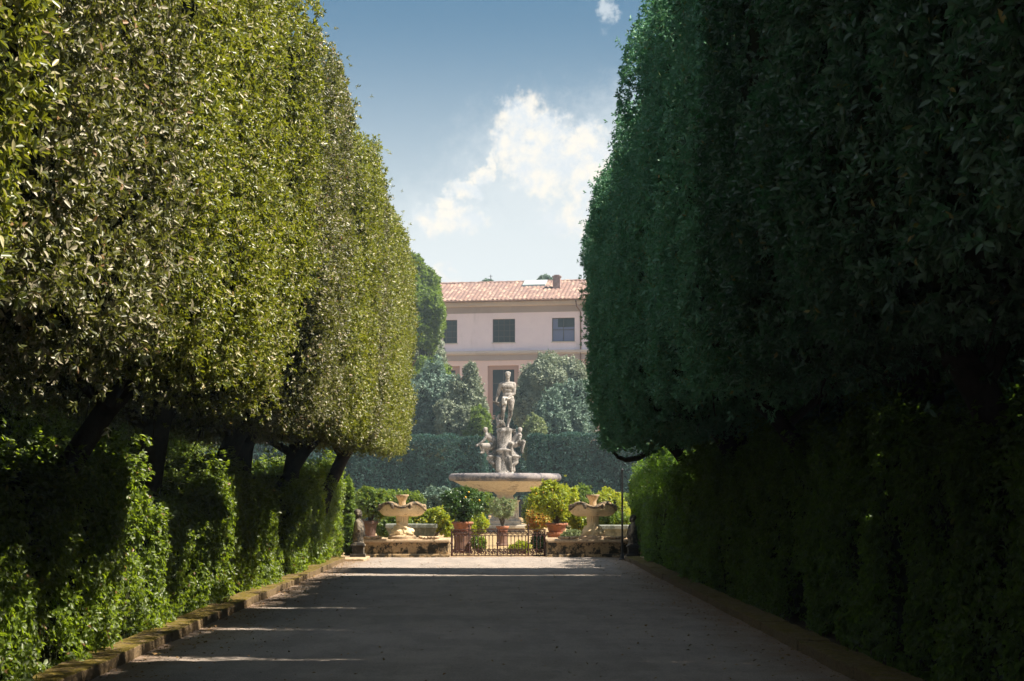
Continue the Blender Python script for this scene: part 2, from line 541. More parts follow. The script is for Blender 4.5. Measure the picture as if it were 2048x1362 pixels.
# ------------------------------------------------------------------ ground, path, kerbs
def ground_mat(name, c1, c2, c3, sc_=1.0, bump=0.6, litter=None):
    m_, g, bs = mat(name)
    tcn = g.n('ShaderNodeTexCoord')
    P = tcn.outputs['Object']
    mpp = g.n('ShaderNodeMapping')
    mpp.inputs['Scale'].default_value = (1.0, 0.22, 1.0)
    g.put(mpp.inputs[0], P)
    a = g.ramp(g.m('ADD', g.m('MULTIPLY', g.noise(P, 0.6 * sc_, 7, 0.75), 0.5), g.m('MULTIPLY', g.noise(mpp.outputs[0], 1.4 * sc_, 5, 0.7), 0.5)), 0.42, 0.58)
    b = g.ramp(g.noise(P, 40 * sc_, 3, 0.7), 0.3, 0.7)
    c = g.mix(a, c1, c2)
    c = g.mix(g.m('MULTIPLY', b, 0.55), c, c3)
    v = g.n('ShaderNodeTexVoronoi')
    g.put(v.inputs['Vector'], P)
    v.inputs['Scale'].default_value = 55 * sc_
    peb = g.m('LESS_THAN', v.outputs['Distance'], 0.28)
    v2 = g.n('ShaderNodeTexVoronoi')
    g.put(v2.inputs['Vector'], P)
    v2.inputs['Scale'].default_value = 9 * sc_
    c = g.mix(g.m('MULTIPLY', g.m('LESS_THAN', v2.outputs['Distance'], 0.13), 0.5), c, tuple(x * 0.45 for x in c3))
    c = g.mix(g.m('MULTIPLY', peb, 0.5), c, tuple(min(1, x * 1.5) for x in c1))
    if litter:
        sp = g.n('ShaderNodeSeparateXYZ')
        g.put(sp.inputs[0], P)
        edge = g.ramp(g.m('ADD', g.m('ABSOLUTE', g.m('ADD', sp.outputs[0], 0.3)), g.m('MULTIPLY', g.m('SUBTRACT', g.noise(P, 1.3, 5, 0.7), 0.5), 2.2)), 3.5, 4.9)
        c = g.mix(g.m('MULTIPLY', edge, 0.65), c, litter)
    g.put(bs.inputs['Base Color'], c)
    bs.inputs['Roughness'].default_value = 0.95
    bs.inputs['Specular IOR Level'].default_value = 0.1
    bn = g.n('ShaderNodeBump')
    bn.inputs['Strength'].default_value = bump
    bn.inputs['Distance'].default_value = 0.03
    h = g.m('ADD', g.m('MULTIPLY', g.noise(P, 45 * sc_, 4, 0.75), 1.6), g.m('MULTIPLY', g.noise(P, 5.0, 5, 0.7), 3.5))
    g.put(bn.inputs['Height'], h)
    g.put(bs.inputs['Normal'], bn.outputs[0])
    return m_


M['soil'] = ground_mat('leafy soil', (0.075, 0.055, 0.035), (0.05, 0.04, 0.025), (0.03, 0.022, 0.015))
M['path'] = ground_mat('compacted gravel', (0.40, 0.34, 0.30), (0.29, 0.25, 0.225), (0.15, 0.135, 0.125), litter=(0.22, 0.135, 0.075))
M['gold'] = ground_mat('golden gravel', (0.42, 0.30, 0.15), (0.34, 0.25, 0.14), (0.24, 0.17, 0.10), 0.6)


def sheet(name, x0, x1, y0, y1, z, m_, sub=1, amp=0.0):
    nx = max(1, int((x1 - x0) / sub))
    ny = max(1, int((y1 - y0) / sub))
    X, Y = np.meshgrid(np.linspace(x0, x1, nx + 1), np.linspace(y0, y1, ny + 1))
    P = np.stack([X.ravel(), Y.ravel(), np.full(X.size, 0.0)], axis=1)
    P[:, 2] = z + (fbm(P, 0.3, 5) * amp if amp else 0)
    i = (np.arange(ny)[:, None] * (nx + 1) + np.arange(nx)[None, :]).ravel()[:, None]
    F = i + [[0, 1, nx + 2, nx + 1]]
    o = link(name, np_mesh(name, P, F, True), m_)
    return tag(o, kind='structure')


sheet('ground', -600, 600, -60, 900, -0.03, M['soil'], 60)
sheet('path', -4.97, 4.38, -8, 60.6, 0.006, M['path'], 0.3, 0.016)
sheet('garden_path', -45, 45, 60.65, 330, 0.0, M['gold'], 5)


def kerb(name, xi, xo, y0, y1, seed):
    r_ = random.Random(seed)
    bm = bmesh.new()
    y = y0
    while y < y1:
        L = r_.uniform(1.1, 2.1)
        e = min(y + L, y1)
        jx, jz = r_.uniform(-0.02, 0.02), r_.uniform(-0.012, 0.012)
        a, b = (xi + jx, xo) if xi < xo else (xo, xi + jx)
        n0 = len(bm.verts)
        box(bm, a, b, y + 0.012, e - 0.012, -0.1, 0.155 + jz, 0.014)
        y = e
    bmesh.ops.subdivide_edges(bm, edges=[ed for ed in bm.edges if ed.calc_length() > 0.35], cuts=5, use_grid_fill=True)
    P = np.array([v.co[:] for v in bm.verts])
    d = fbm(P, 2.6, seed)
    d2 = fbm(P, 9.0, seed + 9)
    for v, a, b in zip(bm.verts, d, d2):
        v.co.x += 0.03 * a + 0.02 * b
        v.co.z += 0.022 * b + 0.012 * a
    o = bm_link(name, bm, M['kerb'], smooth=False)
    return tag(o, kind='structure')


m_, g, bs = mat('mossy kerb stone')
tcn = g.n('ShaderNodeTexCoord')
geo = g.n('ShaderNodeNewGeometry')
spn = g.n('ShaderNodeSeparateXYZ')
g.put(spn.inputs[0], geo.outputs['Normal'])
n1 = g.noise(tcn.outputs['Object'], 4.0, 6, 0.7)
n2 = g.noise(tcn.outputs['Object'], 22.0, 4, 0.7)
c = g.mix(g.ramp(n2, 0.3, 0.7), (0.20, 0.14, 0.08), (0.10, 0.075, 0.045))
moss = g.mix(g.ramp(n2, 0.35, 0.65), (0.17, 0.125, 0.025), (0.065, 0.055, 0.015))
mf = g.m('MULTIPLY', g.ramp(spn.outputs[2], 0.2, 0.8), g.ramp(n1, 0.36, 0.55))
g.put(bs.inputs['Base Color'], g.mix(mf, c, moss))
bs.inputs['Roughness'].default_value = 0.95
bs.inputs['Specular IOR Level'].default_value = 0.1
bn = g.n('ShaderNodeBump')
bn.inputs['Strength'].default_value = 0.8
bn.inputs['Distance'].default_value = 0.02
g.put(bn.inputs['Height'], n2)
g.put(bs.inputs['Normal'], bn.outputs[0])
M['kerb'] = m_
kerb('kerb', -4.93, -5.42, 6, 56.3, 3)
kerb('kerb', 4.36, 4.84, 8, 57.2, 4)

# fallen leaves along both edges of the path
rng = np.random.default_rng(11)
n = 3400
sx = np.where(rng.random(n) < 0.62, -1, 1)
lx = np.where(sx < 0, -4.90 + np.abs(rng.exponential(0.55, n)), 4.33 - np.abs(rng.exponential(0.55, n)))
lx = np.where(rng.random(n) < 0.18, rng.uniform(-4.8, 4.2, n), lx)
P = np.stack([lx, rng.uniform(12, 58, n) ** 1.0, np.full(n, 0.030)], axis=1)
V, F = leaves(P, np.tile([[0, 0, 1.0]], (n, 1)), 1, 0.06, 0.032, rng, phi=(75, 100), droop=0.0)
V[:, 2] = np.clip(V[:, 2], 0.022, 0.06)
M['litter'] = leaf_mat('dry fallen leaves', (0.10, 0.055, 0.02), (0.32, 0.20, 0.09), oddp=0.1, odd=(0.35, 0.15, 0.05), rough=0.8, trans=0.1, spec=0.2)
o = link('fallen_leaves', np_mesh('fallen_leaves', V, F), M['litter'])
tag(o, 'dry brown leaves scattered along the edges of the gravel path', 'leaves', kind='stuff')


# ------------------------------------------------------------------ clipped holm oaks lining the avenue
CA, CB, CZ0, CZ1 = 3.45, 2.62, 3.40, 10.08      # half depth, half length, underside, top


def crown_shape(U, seed, rise=0.45, lump=0.22, half=CB, ridge=0.20):
    """unit-box surface points to crown surface: position, normal"""
    nn_ = 15.0
    k = (np.abs(U) ** nn_).sum(axis=1) ** (-1 / nn_)
    Q = U * k[:, None]
    Nn = norm(np.sign(Q) * np.abs(Q) ** (nn_ - 1) * np.array([1 / CA, 1 / half, 2 / (CZ1 - CZ0)]))
    X = Q[:, 0] * CA
    Y = Q[:, 1] * half
    Z = (CZ0 + CZ1) / 2 + Q[:, 2] * (CZ1 - CZ0) / 2
    wgt = np.clip((0.1 - Q[:, 2]) / 1.1, 0, 1) ** 2
    Z = Z + wgt * rise * np.clip((0.95 - Q[:, 0]) / 0.95, 0, 1)
    X = X - 0.28 * np.clip((-0.52 - Q[:, 2]) / 0.48, 0, 1) ** 1.6 * np.clip(Q[:, 0], 0, 1)
    P = np.stack([X, Y, Z], axis=1)
    d = fbm(P * np.array([1, 1, 0.6]), 0.55, seed) * lump + fbm(P, 1.7, seed + 5) * lump * 0.45 + fbm(P * np.array([1, 1, 0.12]), 1.25, seed + 8) * ridge + fbm(P, 2.6, seed + 12, 3) * 0.28
    return P + Nn * d[:, None], Nn


def surf_samples(n, rng, wts=(0.56, 0.03, 0.11, 0.11, 0.13, 0.06)):
    """faces +x,-x,+y,-y,-z,+z of the unit box"""
    f = rng.choice(6, n, p=wts)
    a, b = rng.uniform(-1, 1, n), rng.uniform(-1, 1, n)
    U = np.zeros((n, 3))
    for k_, (ax, s) in enumerate([(0, 1), (0, -1), (1, 1), (1, -1), (2, -1), (2, 1)]):
        i = f == k_
        o1, o2 = [q for q in (0, 1, 2) if q != ax]
        U[i, ax] = s
        U[i, o1] = a[i]
        U[i, o2] = b[i]
    return U


def grid_box(n):
    """cube surface as grid: U, quads (per face, unwelded)"""
    Us, Fs, base = [], [], 0
    t = np.linspace(-1, 1, n + 1)
    A, B = np.meshgrid(t, t)
    i = (np.arange(n)[:, None] * (n + 1) + np.arange(n)[None, :]).ravel()[:, None]
    q = i + [[0, 1, n + 2, n + 1]]
    for ax in range(3):
        for s in (1, -1):
            U = np.zeros((A.size, 3))
            o1, o2 = [k_ for k_ in (0, 1, 2) if k_ != ax]
            U[:, ax] = s
            U[:, o1] = A.ravel()
            U[:, o2] = B.ravel()
            Us.append(U)
            Fs.append(q + base)
            base += A.size
    return np.concatenate(Us), np.concatenate(Fs)


def crown_mesh(name, seed, nspr, k, L, W, round_, mats, extra=0.0, hole=0.0, half=CB, lump=0.20, ridge=0.22, corey=1.0, pocket=0.7):
    rng = np.random.default_rng(seed)
    U = surf_samples(nspr, rng)
    P, N = crown_shape(U, seed, half=half, lump=lump, ridge=ridge)
    depth = rng.exponential(0.16, nspr)
    # thin pockets where the foliage opens and one looks into the dark
    pk = fbm(P, 1.25, seed + 31)
    keep = ~((pk < -0.28 + hole) & (rng.random(nspr) < 0.75))
    depth = depth + np.clip(-pk - 0.1, 0, 1) * pocket
    out = rng.random(nspr) < 0.03
    depth[out] -= rng.uniform(0.0, 0.28 + extra, out.sum())
    P = P - N * depth[:, None]
    P, N = P[keep], N[keep]
    ax = N * 0.8 + np.array([0, 0, 0.35])
    V, F = leaves(P, ax, k, L, W, rng, round_=round_)
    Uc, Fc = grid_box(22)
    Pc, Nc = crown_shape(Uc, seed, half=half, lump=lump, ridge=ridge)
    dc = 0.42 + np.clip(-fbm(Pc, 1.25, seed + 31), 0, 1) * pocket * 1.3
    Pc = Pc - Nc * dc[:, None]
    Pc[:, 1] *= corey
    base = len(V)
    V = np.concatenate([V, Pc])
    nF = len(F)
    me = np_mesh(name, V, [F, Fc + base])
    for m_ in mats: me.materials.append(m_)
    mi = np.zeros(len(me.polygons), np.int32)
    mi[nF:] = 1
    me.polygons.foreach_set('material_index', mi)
    # twigs and a few bare branches are left to the trunk mesh
    return me


def trunk_mesh(name, seed, lean=0.0, r0=0.30):
    r_ = random.Random(seed)
    bm = bmesh.new()
    top = Vector((0.6 + lean, r_.uniform(-.4, .4), 4.4))
    p = [Vector((0, 0, -0.1)), Vector((-0.05, r_.uniform(-.1, .1), 0.9)), Vector((0.10 + lean * 0.2, r_.uniform(-.2, .2), 2.2)), Vector((0.3 + lean * 0.6, top.y * .6, 3.4)), top]
    tube(bm, p, [r0 * 1.25, r0, r0 * 0.92, r0 * 0.85, r0 * 0.7], 12)
    for k_ in range(6):
        i = r_.choice([3, 4, 4])
        s = p[i]
        a = r_.uniform(-1.3, 1.3) if k_ % 2 else r_.uniform(1.8, 4.4)
        L = r_.uniform(1.4, 2.4)
        e = s + Vector((math.cos(a) * L, math.sin(a) * L * .8, r_.uniform(1.0, 2.2)))
        m1 = s.lerp(e, 0.35) + Vector((r_.uniform(-.15, .15), r_.uniform(-.15, .15), -0.10))
        m2 = s.lerp(e, 0.7) + Vector((r_.uniform(-.15, .15), r_.uniform(-.15, .15), 0.05))
        tube(bm, [s, m1, m2, e], [r0 * .5, r0 * .38, r0 * .28, r0 * .12], 8)
    for k_ in range(16):   # thin bare twigs under the crown
        s = Vector((r_.uniform(-1, 2.6), r_.uniform(-2.2, 2.2), r_.uniform(4.0, 4.9)))
        e = s + Vector((r_.uniform(-.6, .6), r_.uniform(-.6, .6), r_.uniform(-.9, -.1)))
        tube(bm, [s, s.lerp(e, .5) + Vector((.05, .05, .04)), e], [0.03, 0.02, 0.006], 5)
    P = np.array([v.co[:] for v in bm.verts])
    d = fbm(P, 3.0, seed)
    for v, a in zip(bm.verts, d):
        v.co.x += 0.05 * a
        v.co.y += 0.04 * a
    me = bpy.data.meshes.new(name)
    bmesh.ops.recalc_face_normals(bm, faces=bm.faces)
    bm.to_mesh(me)
    bm.free()
    me.polygons.foreach_set('use_smooth', [True] * len(me.polygons))
    me.materials.append(M['bark'])
    return me


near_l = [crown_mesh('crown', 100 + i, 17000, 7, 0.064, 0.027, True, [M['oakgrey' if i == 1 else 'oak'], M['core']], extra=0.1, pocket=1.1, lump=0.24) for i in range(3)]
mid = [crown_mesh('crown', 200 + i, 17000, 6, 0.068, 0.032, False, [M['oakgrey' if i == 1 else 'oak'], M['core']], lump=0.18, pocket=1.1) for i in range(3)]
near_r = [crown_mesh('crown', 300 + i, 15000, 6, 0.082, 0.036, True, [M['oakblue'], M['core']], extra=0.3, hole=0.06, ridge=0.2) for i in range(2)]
mid_r = [crown_mesh('crown', 400 + i, 15000, 6, 0.085, 0.036, False, [M['oakskylit'], M['core']], lump=0.30, ridge=0.26, corey=1.03) for i in range(2)]
trunks = [trunk_mesh('trunk', 50 + i, lean=[0.0, 0.9, -0.2, 1.5][i], r0=[0.27, 0.23, 0.30, 0.18][i]) for i in range(4)]

ORD = ['nearest the camera', 'second from the camera', 'third from the camera', 'fourth from the camera', 'fifth from the camera', 'sixth from the camera',
       'seventh from the camera', 'eighth from the camera', 'ninth from the camera', 'tenth from the camera', 'eleventh from the camera']
XL, XR = -6.15, 6.12
left_trees = [(7.9, 0.0), (13.0, 0.0), (18.1, 0.0), (22.6, -0.08), (30.3, -0.03), (35.9, 0.04), (40.8, -0.03), (45.6, 0.05), (50.2, 0.0), (54.1, 0.02)]
for i, (y, dx) in enumerate(left_trees):
    last = i == len(left_trees) - 1
    t = empty('holm_oak', (XL + dx, y, 0))
    note = 'sunlit clipped holm oak on the left of the avenue, ' + ORD[i]
    if last: note = 'sunlit clipped holm oak at the far end of the left row, beside the garden herm'
    tag(t, note, 'tree', 'clipped holm oaks on the left side of the avenue')
    me = near_l[(0, 1, 2, 0)[i]] if i < 4 else mid[(1, 0, 1, 2, 0, 2)[i - 4]]
    c_ = link('crown', me, [], t)
    c_.location.z = rnd.uniform(-0.10, 0.08) - (0.75, 0.65, 0.4, 0.1, 0, 0, 0, 0, 0, 0)[i]
    c_.scale = (1, -1 if i % 2 else 1, (1.16, 1.15, 1.12, 1.08, 1.01, 1.01, 1.01, 1, 1, 1)[i])
    if last: c_.scale = (1, 0.85, 1)
    tr = link('trunk', trunks[i % 4], [], t)
    tr.location = (-0.1, rnd.uniform(-.6, .6), 0)
    if last: tr.location = (0.35, 1.4, 0)
right_trees = [(3.9, 0.0), (9.0, 0.0), (14.1, -0.05), (19.2, 0.0), (24.3, 0.05), (29.4, -0.03), (34.5, 0.04), (39.2, 0.0), (42.7, 0.05), (48.2, 0.1)]
for i, (y, dx) in enumerate(right_trees):
    last = i == len(right_trees) - 1
    t = empty('holm_oak', (XR + dx, y, 0), math.pi)
    note = 'shaded clipped holm oak on the right of the avenue, ' + ORD[i]
    if last: note = 'shaded clipped holm oak ending the right row, low bough over the path'
    tag(t, note, 'tree', 'clipped holm oaks on the right side of the avenue')
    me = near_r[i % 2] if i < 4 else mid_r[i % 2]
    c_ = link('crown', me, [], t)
    c_.location.z = rnd.uniform(-0.1, 0.1)
    c_.scale = (1, (-1 if i % 2 else 1) * (0.955 if i in (4, 7) else 1.0), 1.07 if i < 6 else 1.0)
    if last: c_.scale = (1, 0.72, 1)
    tr = link('trunk', trunks[(i + 2) % 4], [], t)
    tr.location = (-0.1, rnd.uniform(-.6, .6), 0)
    if last:   # the low curved bough seen against the sunlit garden
        bm = bmesh.new()
        pts = [at(1225, 902, 49.5), at(1236, 914, 49.5), at(1252, 920, 49.3), at(1276, 916, 49.0), at(1310, 896, 48.6), at(1345, 868, 48.2)]
        inv = (Matrix.Translation(t.location) @ Matrix.Rotation(math.pi, 4, 'Z')).inverted()
        tube(bm, [inv @ p_ for p_ in pts], [0.03, 0.06, 0.075, 0.085, 0.10, 0.13], 8)
        bm_link('bough', bm, M['bark'], t, smooth=True)


# ------------------------------------------------------------------ low hedges under the trees, woodland behind
def low_hedge(name, side, xf, y0, y1, top, seed, m_, dens, label, L=0.075, endrise=0.0):
    """side +1: face looks to +x (left of the avenue)"""
    rng = np.random.default_rng(seed)
    Ly = y1 - y0
    n = int(dens * Ly)
    # distance-dependent thinning keeps near leaves dense
    y = y0 + Ly * rng.random(n)
    part = rng.random(n)
    P = np.zeros((n, 3))
    N = np.zeros((n, 3))
    P[:, 1] = y
    topn = top + 0.62 * vnoise(np.stack([y * 0.35, y * 0, y * 0], 1), seed) + 0.15 * vnoise(np.stack([y * 1.3, y * 0, y * 0 + 4], 1), seed)
    if endrise: topn = topn + endrise * np.clip((y - (y1 - 14)) / 14, 0, 1)
    face = part < 0.66
    P[face, 0] = 0
    P[face, 2] = rng.random(face.sum()) ** 0.9 * topn[face] * (1 + 0.10 * rng.normal(0, 1, face.sum()) * (rng.random(face.sum()) < 0.25))
    N[face] = (1, 0, 0.15)
    tp = (part >= 0.66) & (part < 0.93)
    P[tp, 0] = -rng.random(tp.sum()) ** 1.3 * 3.2
    P[tp, 2] = topn[tp] + 0.1 * rng.normal(0, 1, tp.sum()) + np.abs(fbm(P[tp] * np.array([1, 1, 0]), 2.2, seed + 40)) * 0.6 * rng.random(tp.sum())
    N[tp] = (0.3, 0, 1)
    en = part >= 0.93
    P[en, 1] = y1
    P[en, 0] = -rng.random(en.sum()) * 3.0
    P[en, 2] = rng.random(en.sum()) * topn[en]
    N[en] = (0.2, 1, 0)
    i2 = en & (rng.random(n) < 0.35)
    P[i2, 1] = y0
    N[i2] = (0.2, -1, 0)
    # round the top edge
    e = face & (P[:, 2] > topn - 0.35)
    P[e, 0] -= ((P[e, 2] - topn[e] + 0.35) / 0.35) ** 2 * 0.3
    d = fbm(P, 0.5, seed + 3) * 0.42 + fbm(P, 1.6, seed + 4) * 0.22
    pk = fbm(P, 1.1, seed + 9)
    N = norm(N)
    dep = rng.exponential(0.14, n) + np.clip(-pk, 0, 1) * 1.0
    P = P + N * (d - dep)[:, None]
    P[:, 2] = np.maximum(P[:, 2], 0.03)
    keep = ~((pk < -0.3) & (rng.random(n) < 0.6))
    P, N = P[keep], N[keep]
    V, F = leaves(P, N * 0.9 + np.array([0, 0, 0.1]), 6, L, L * 0.6, rng, round_=True, phi=(40, 88), droop=0.35)
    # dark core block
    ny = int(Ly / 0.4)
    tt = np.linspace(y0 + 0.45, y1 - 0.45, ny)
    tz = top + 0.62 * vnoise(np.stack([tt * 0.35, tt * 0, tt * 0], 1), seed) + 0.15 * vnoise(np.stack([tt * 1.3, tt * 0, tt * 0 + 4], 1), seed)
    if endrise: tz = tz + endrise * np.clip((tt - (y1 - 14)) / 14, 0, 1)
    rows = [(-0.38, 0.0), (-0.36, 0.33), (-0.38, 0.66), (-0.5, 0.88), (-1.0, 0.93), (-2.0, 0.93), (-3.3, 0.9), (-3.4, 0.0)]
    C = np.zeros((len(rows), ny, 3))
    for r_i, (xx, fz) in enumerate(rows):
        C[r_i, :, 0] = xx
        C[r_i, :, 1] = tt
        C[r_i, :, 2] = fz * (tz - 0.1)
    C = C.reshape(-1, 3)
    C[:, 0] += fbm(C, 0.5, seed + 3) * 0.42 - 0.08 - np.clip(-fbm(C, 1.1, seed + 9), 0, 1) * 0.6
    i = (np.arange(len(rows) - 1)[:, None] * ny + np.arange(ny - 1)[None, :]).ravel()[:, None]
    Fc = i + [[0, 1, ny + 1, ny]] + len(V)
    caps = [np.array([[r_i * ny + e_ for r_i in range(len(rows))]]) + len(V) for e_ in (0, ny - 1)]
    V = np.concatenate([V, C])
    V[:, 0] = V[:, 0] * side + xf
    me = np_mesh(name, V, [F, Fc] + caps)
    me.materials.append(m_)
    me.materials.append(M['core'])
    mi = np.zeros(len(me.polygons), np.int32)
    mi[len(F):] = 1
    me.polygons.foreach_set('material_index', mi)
    o = link(name, me, [])
    return tag(o, label, 'hedge')


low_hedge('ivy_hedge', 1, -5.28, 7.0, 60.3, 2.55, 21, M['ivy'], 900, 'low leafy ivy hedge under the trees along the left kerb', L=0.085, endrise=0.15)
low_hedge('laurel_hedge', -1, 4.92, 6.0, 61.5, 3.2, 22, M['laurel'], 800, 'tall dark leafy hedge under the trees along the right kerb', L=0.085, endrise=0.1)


def thicket(name, side, xf, y0, y1, top, seed, label, n, m_, L=0.11):
    rng = np.random.default_rng(seed)
    P = np.zeros((n, 3))
    P[:, 1] = rng.uniform(y0, y1, n)
    P[:, 2] = rng.random(n) * top
    P[:, 0] = rng.normal(0, 0.35, n)
    d = fbm(P, 0.4, seed) * 0.9
    P[:, 0] += d
    N = np.tile([[1.0, 0, 0.2]], (n, 1))
    V, F = leaves(P, N, 5, L, L * 0.5, rng)
    ny = int((y1 - y0) / 1.0)
    nz = 8
    Yg, Zg = np.meshgrid(np.linspace(y0, y1, ny), np.linspace(0, top, nz))
    C = np.stack([np.full(Yg.size, 0.0), Yg.ravel(), Zg.ravel()], axis=1)
    C[:, 0] = fbm(C, 0.4, seed) * 0.9 - 0.7
    i = (np.arange(nz - 1)[:, None] * ny + np.arange(ny - 1)[None, :]).ravel()[:, None]
    Fc = i + [[0, 1, ny + 1, ny]] + len(V)
    C2 = C.copy()
    C2[:, 0] -= 1.5
    V = np.concatenate([V, C, C2])
    Fd = Fc[:, ::-1] + len(C)
    V[:, 0] = V[:, 0] * side + xf
    me = np_mesh(name, V, [F, Fc, Fd])
    me.materials.append(m_)
    me.materials.append(M['core'])
    mi = np.zeros(len(me.polygons), np.int32)
    mi[len(F):] = 1
    me.polygons.foreach_set('material_index', mi)
    return tag(link(name, me, []), label, 'undergrowth', kind='stuff')


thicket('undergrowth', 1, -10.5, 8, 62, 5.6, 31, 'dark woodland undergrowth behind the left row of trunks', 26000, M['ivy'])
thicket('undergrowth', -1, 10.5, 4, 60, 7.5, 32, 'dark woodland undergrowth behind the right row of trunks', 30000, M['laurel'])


# ------------------------------------------------------------------ free-growing crowns and shrubs
def blob_foliage(name, blobs, nspr, L, W, seed, mats, k=5, core=0.82, lump=0.28, thin=0.0, phi=(25, 80), depth=0.10, sub=0):
    """blobs: list of (centre, (rx,ry,rz)); leaves over their union, noise-lobed, dark core inside"""
    rng = np.random.default_rng(seed)
    if sub:
        big = list(blobs)
        for c_, s_ in big:
            for q in range(sub):
                dd = rng.normal(0, 1, 3)
                dd /= np.linalg.norm(dd)
                if dd[1] > 0.5: dd[1] *= -1
                f_ = rng.uniform(0.62, 0.92)
                r_ = rng.uniform(0.26, 0.46)
                blobs = blobs + [((c_[0] + dd[0] * s_[0] * f_, c_[1] + dd[1] * s_[1] * f_, c_[2] + dd[2] * s_[2] * f_), tuple(r_ * (min(s_) * 0.6 + v_ * 0.4) for v_ in s_))]
    area = np.array([(b[1][0] * b[1][1] * b[1][2]) ** (2 / 3) for b in blobs])
    pick = rng.choice(len(blobs), nspr, p=area / area.sum())
    C = np.array([b[0] for b in blobs])[pick]
    S = np.array([b[1] for b in blobs])[pick]
    D = norm(rng.normal(0, 1, (nspr, 3)))
    sc_ = S.mean()
    rad = 1 + fbm(D * S + C, 1.6 / sc_, seed) * lump + fbm(D * S + C, 4.5 / sc_, seed + 1) * lump * 0.5
    rad = rad - rng.exponential(depth, nspr)
    P = C + D * S * rad[:, None]
    N = norm(D / S)
    keep = np.ones(nspr, bool)
    for c_, s_ in blobs:        # drop what lies deep inside another lobe
        q = (P - np.array(c_)) / np.array(s_)
        keep &= (q * q).sum(1) > 0.42
    P, N = P[keep], N[keep]
    ns = int(10 + 3 * len(blobs))          # young shoots standing out of the outline
    pk_ = rng.integers(0, len(P), ns)
    sp_, sn_ = [], []
    for q in pk_:
        d_ = N[q] * 0.5 + np.array([rng.normal(0, .25), rng.normal(0, .2), 0.9])
        d_ /= np.linalg.norm(d_)
        ln = sc_ * rng.uniform(0.12, 0.38)
        for u_ in np.linspace(0, 1, 7):
            sp_.append(P[q] + d_ * ln * u_)
            sn_.append(d_)
    P = np.concatenate([P, np.array(sp_)])
    N = np.concatenate([N, np.array(sn_)])
    V, F = leaves(P, N * 0.7 + np.array([0, 0, 0.35]), k, L, W, rng, phi=phi)
    parts = [F]
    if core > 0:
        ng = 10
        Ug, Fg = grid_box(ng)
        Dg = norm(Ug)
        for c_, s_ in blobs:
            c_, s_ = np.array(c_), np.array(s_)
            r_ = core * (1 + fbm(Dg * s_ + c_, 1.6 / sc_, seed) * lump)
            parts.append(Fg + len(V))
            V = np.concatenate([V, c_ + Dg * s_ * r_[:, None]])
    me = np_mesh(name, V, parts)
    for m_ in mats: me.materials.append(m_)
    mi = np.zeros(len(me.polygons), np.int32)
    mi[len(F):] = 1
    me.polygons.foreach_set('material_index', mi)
    return me


def bg_tree(label, blobs_px, D, nspr, L, mkey, seed, name='evergreen_tree', core=0.78, group='trees behind the garden hedges', lump=0.5):
    """blobs_px: (cx, cy, rx, ry) in pixels of the photograph"""
    k_ = D / FPX
    p0 = at(blobs_px[0][0], blobs_px[0][1], D)
    t = empty(name, (p0.x, D, 0))
    tag(t, label, 'tree', group)
    bl = []
    rnd_ = random.Random(seed)
    for (cx, cy, rx, ry) in blobs_px:
        p = at(cx, cy, D)
        bl.append(((p.x - p0.x, rnd_.uniform(-.6, .6), p.z), (rx * k_, min(rx, ry) * k_, ry * k_)))
    me = blob_foliage('crown', bl, int(nspr * 1.8), L * 0.9, L * 0.45, seed, [M[mkey], M['core']], core=core, lump=lump, sub=7)
    link('crown', me, [], t)
    bm = bmesh.new()
    zc = bl[0][0][2]
    tube(bm, [(0, 0, -0.1), (0.1, 0, zc * .4), (0, 0.05, zc)], [0.35, 0.28, 0.15], 8)
    for b in bl[1:]:
        tube(bm, [(0.05, 0, zc * .35), tuple(0.5 * q for q in b[0]), b[0]], [0.2, 0.14, 0.06], 6)
    bm_link('trunk', bm, M['bark'], t, smooth=True)
    return t


bg_tree('rounded dark evergreen above the left clipped hedge, under the roof corner', [(872, 812, 52, 80), (850, 850, 40, 60), (895, 850, 50, 60)], 140, 9000, 0.26, 'greyteal', 501)
bg_tree('tall pointed grey green tree just left of the statue', [(930, 812, 34, 62), (941, 762, 14, 32), (915, 840, 44, 55), (950, 845, 24, 40)], 137, 8000, 0.24, 'grey', 502)
bg_tree('olive green tree top between the left hedge and the building cornice', [(868, 760, 40, 36), (845, 775, 35, 50)], 146, 4000, 0.26, 'bright', 503)
bg_tree('silvery grey tree top against the building, left of the top windows', [(852, 716, 38, 40), (838, 745, 30, 30), (870, 735, 22, 25)], 152, 5000, 0.26, 'grey', 504)
bg_tree('bright green tree in front of the left end of the roof', [(846, 640, 42, 60), (856, 580, 20, 45), (838, 560, 14, 36), (868, 620, 20, 50), (820, 590, 30, 70)], 148, 12000, 0.30, 'bright', 505, name='broadleaf_tree', core=0.72)
bg_tree('broad rounded evergreen right of the statue, its top in sun', [(1100, 780, 56, 62), (1062, 800, 34, 55), (1140, 775, 34, 50), (1090, 735, 24, 24)], 147, 12000, 0.26, 'grey', 506)
bg_tree('lower rounded evergreen above the right clipped hedge', [(1120, 838, 52, 66), (1142, 830, 40, 66), (1098, 860, 34, 40)], 138, 9000, 0.24, 'greyteal', 507)
bg_tree('dark narrow evergreen behind the statue', [(1040, 860, 30, 70), (1015, 880, 30, 55), (1042, 930, 34, 70), (1000, 935, 36, 60)], 156, 8000, 0.26, 'boxhedge', 508)
bg_tree('yellow green foliage added for the sunlit end of the left hedge', [(960, 856, 20, 44), (950, 880, 18, 26)], 134, 2200, 0.20, 'bright', 509)  # added shrub; the sunlit hedge end is put into its leaf colour
bg_tree('small light green shrub tree at the left end of the right hedge', [(1070, 862, 20, 30), (1064, 890, 16, 30)], 134, 1600, 0.20, 'pale', 510)
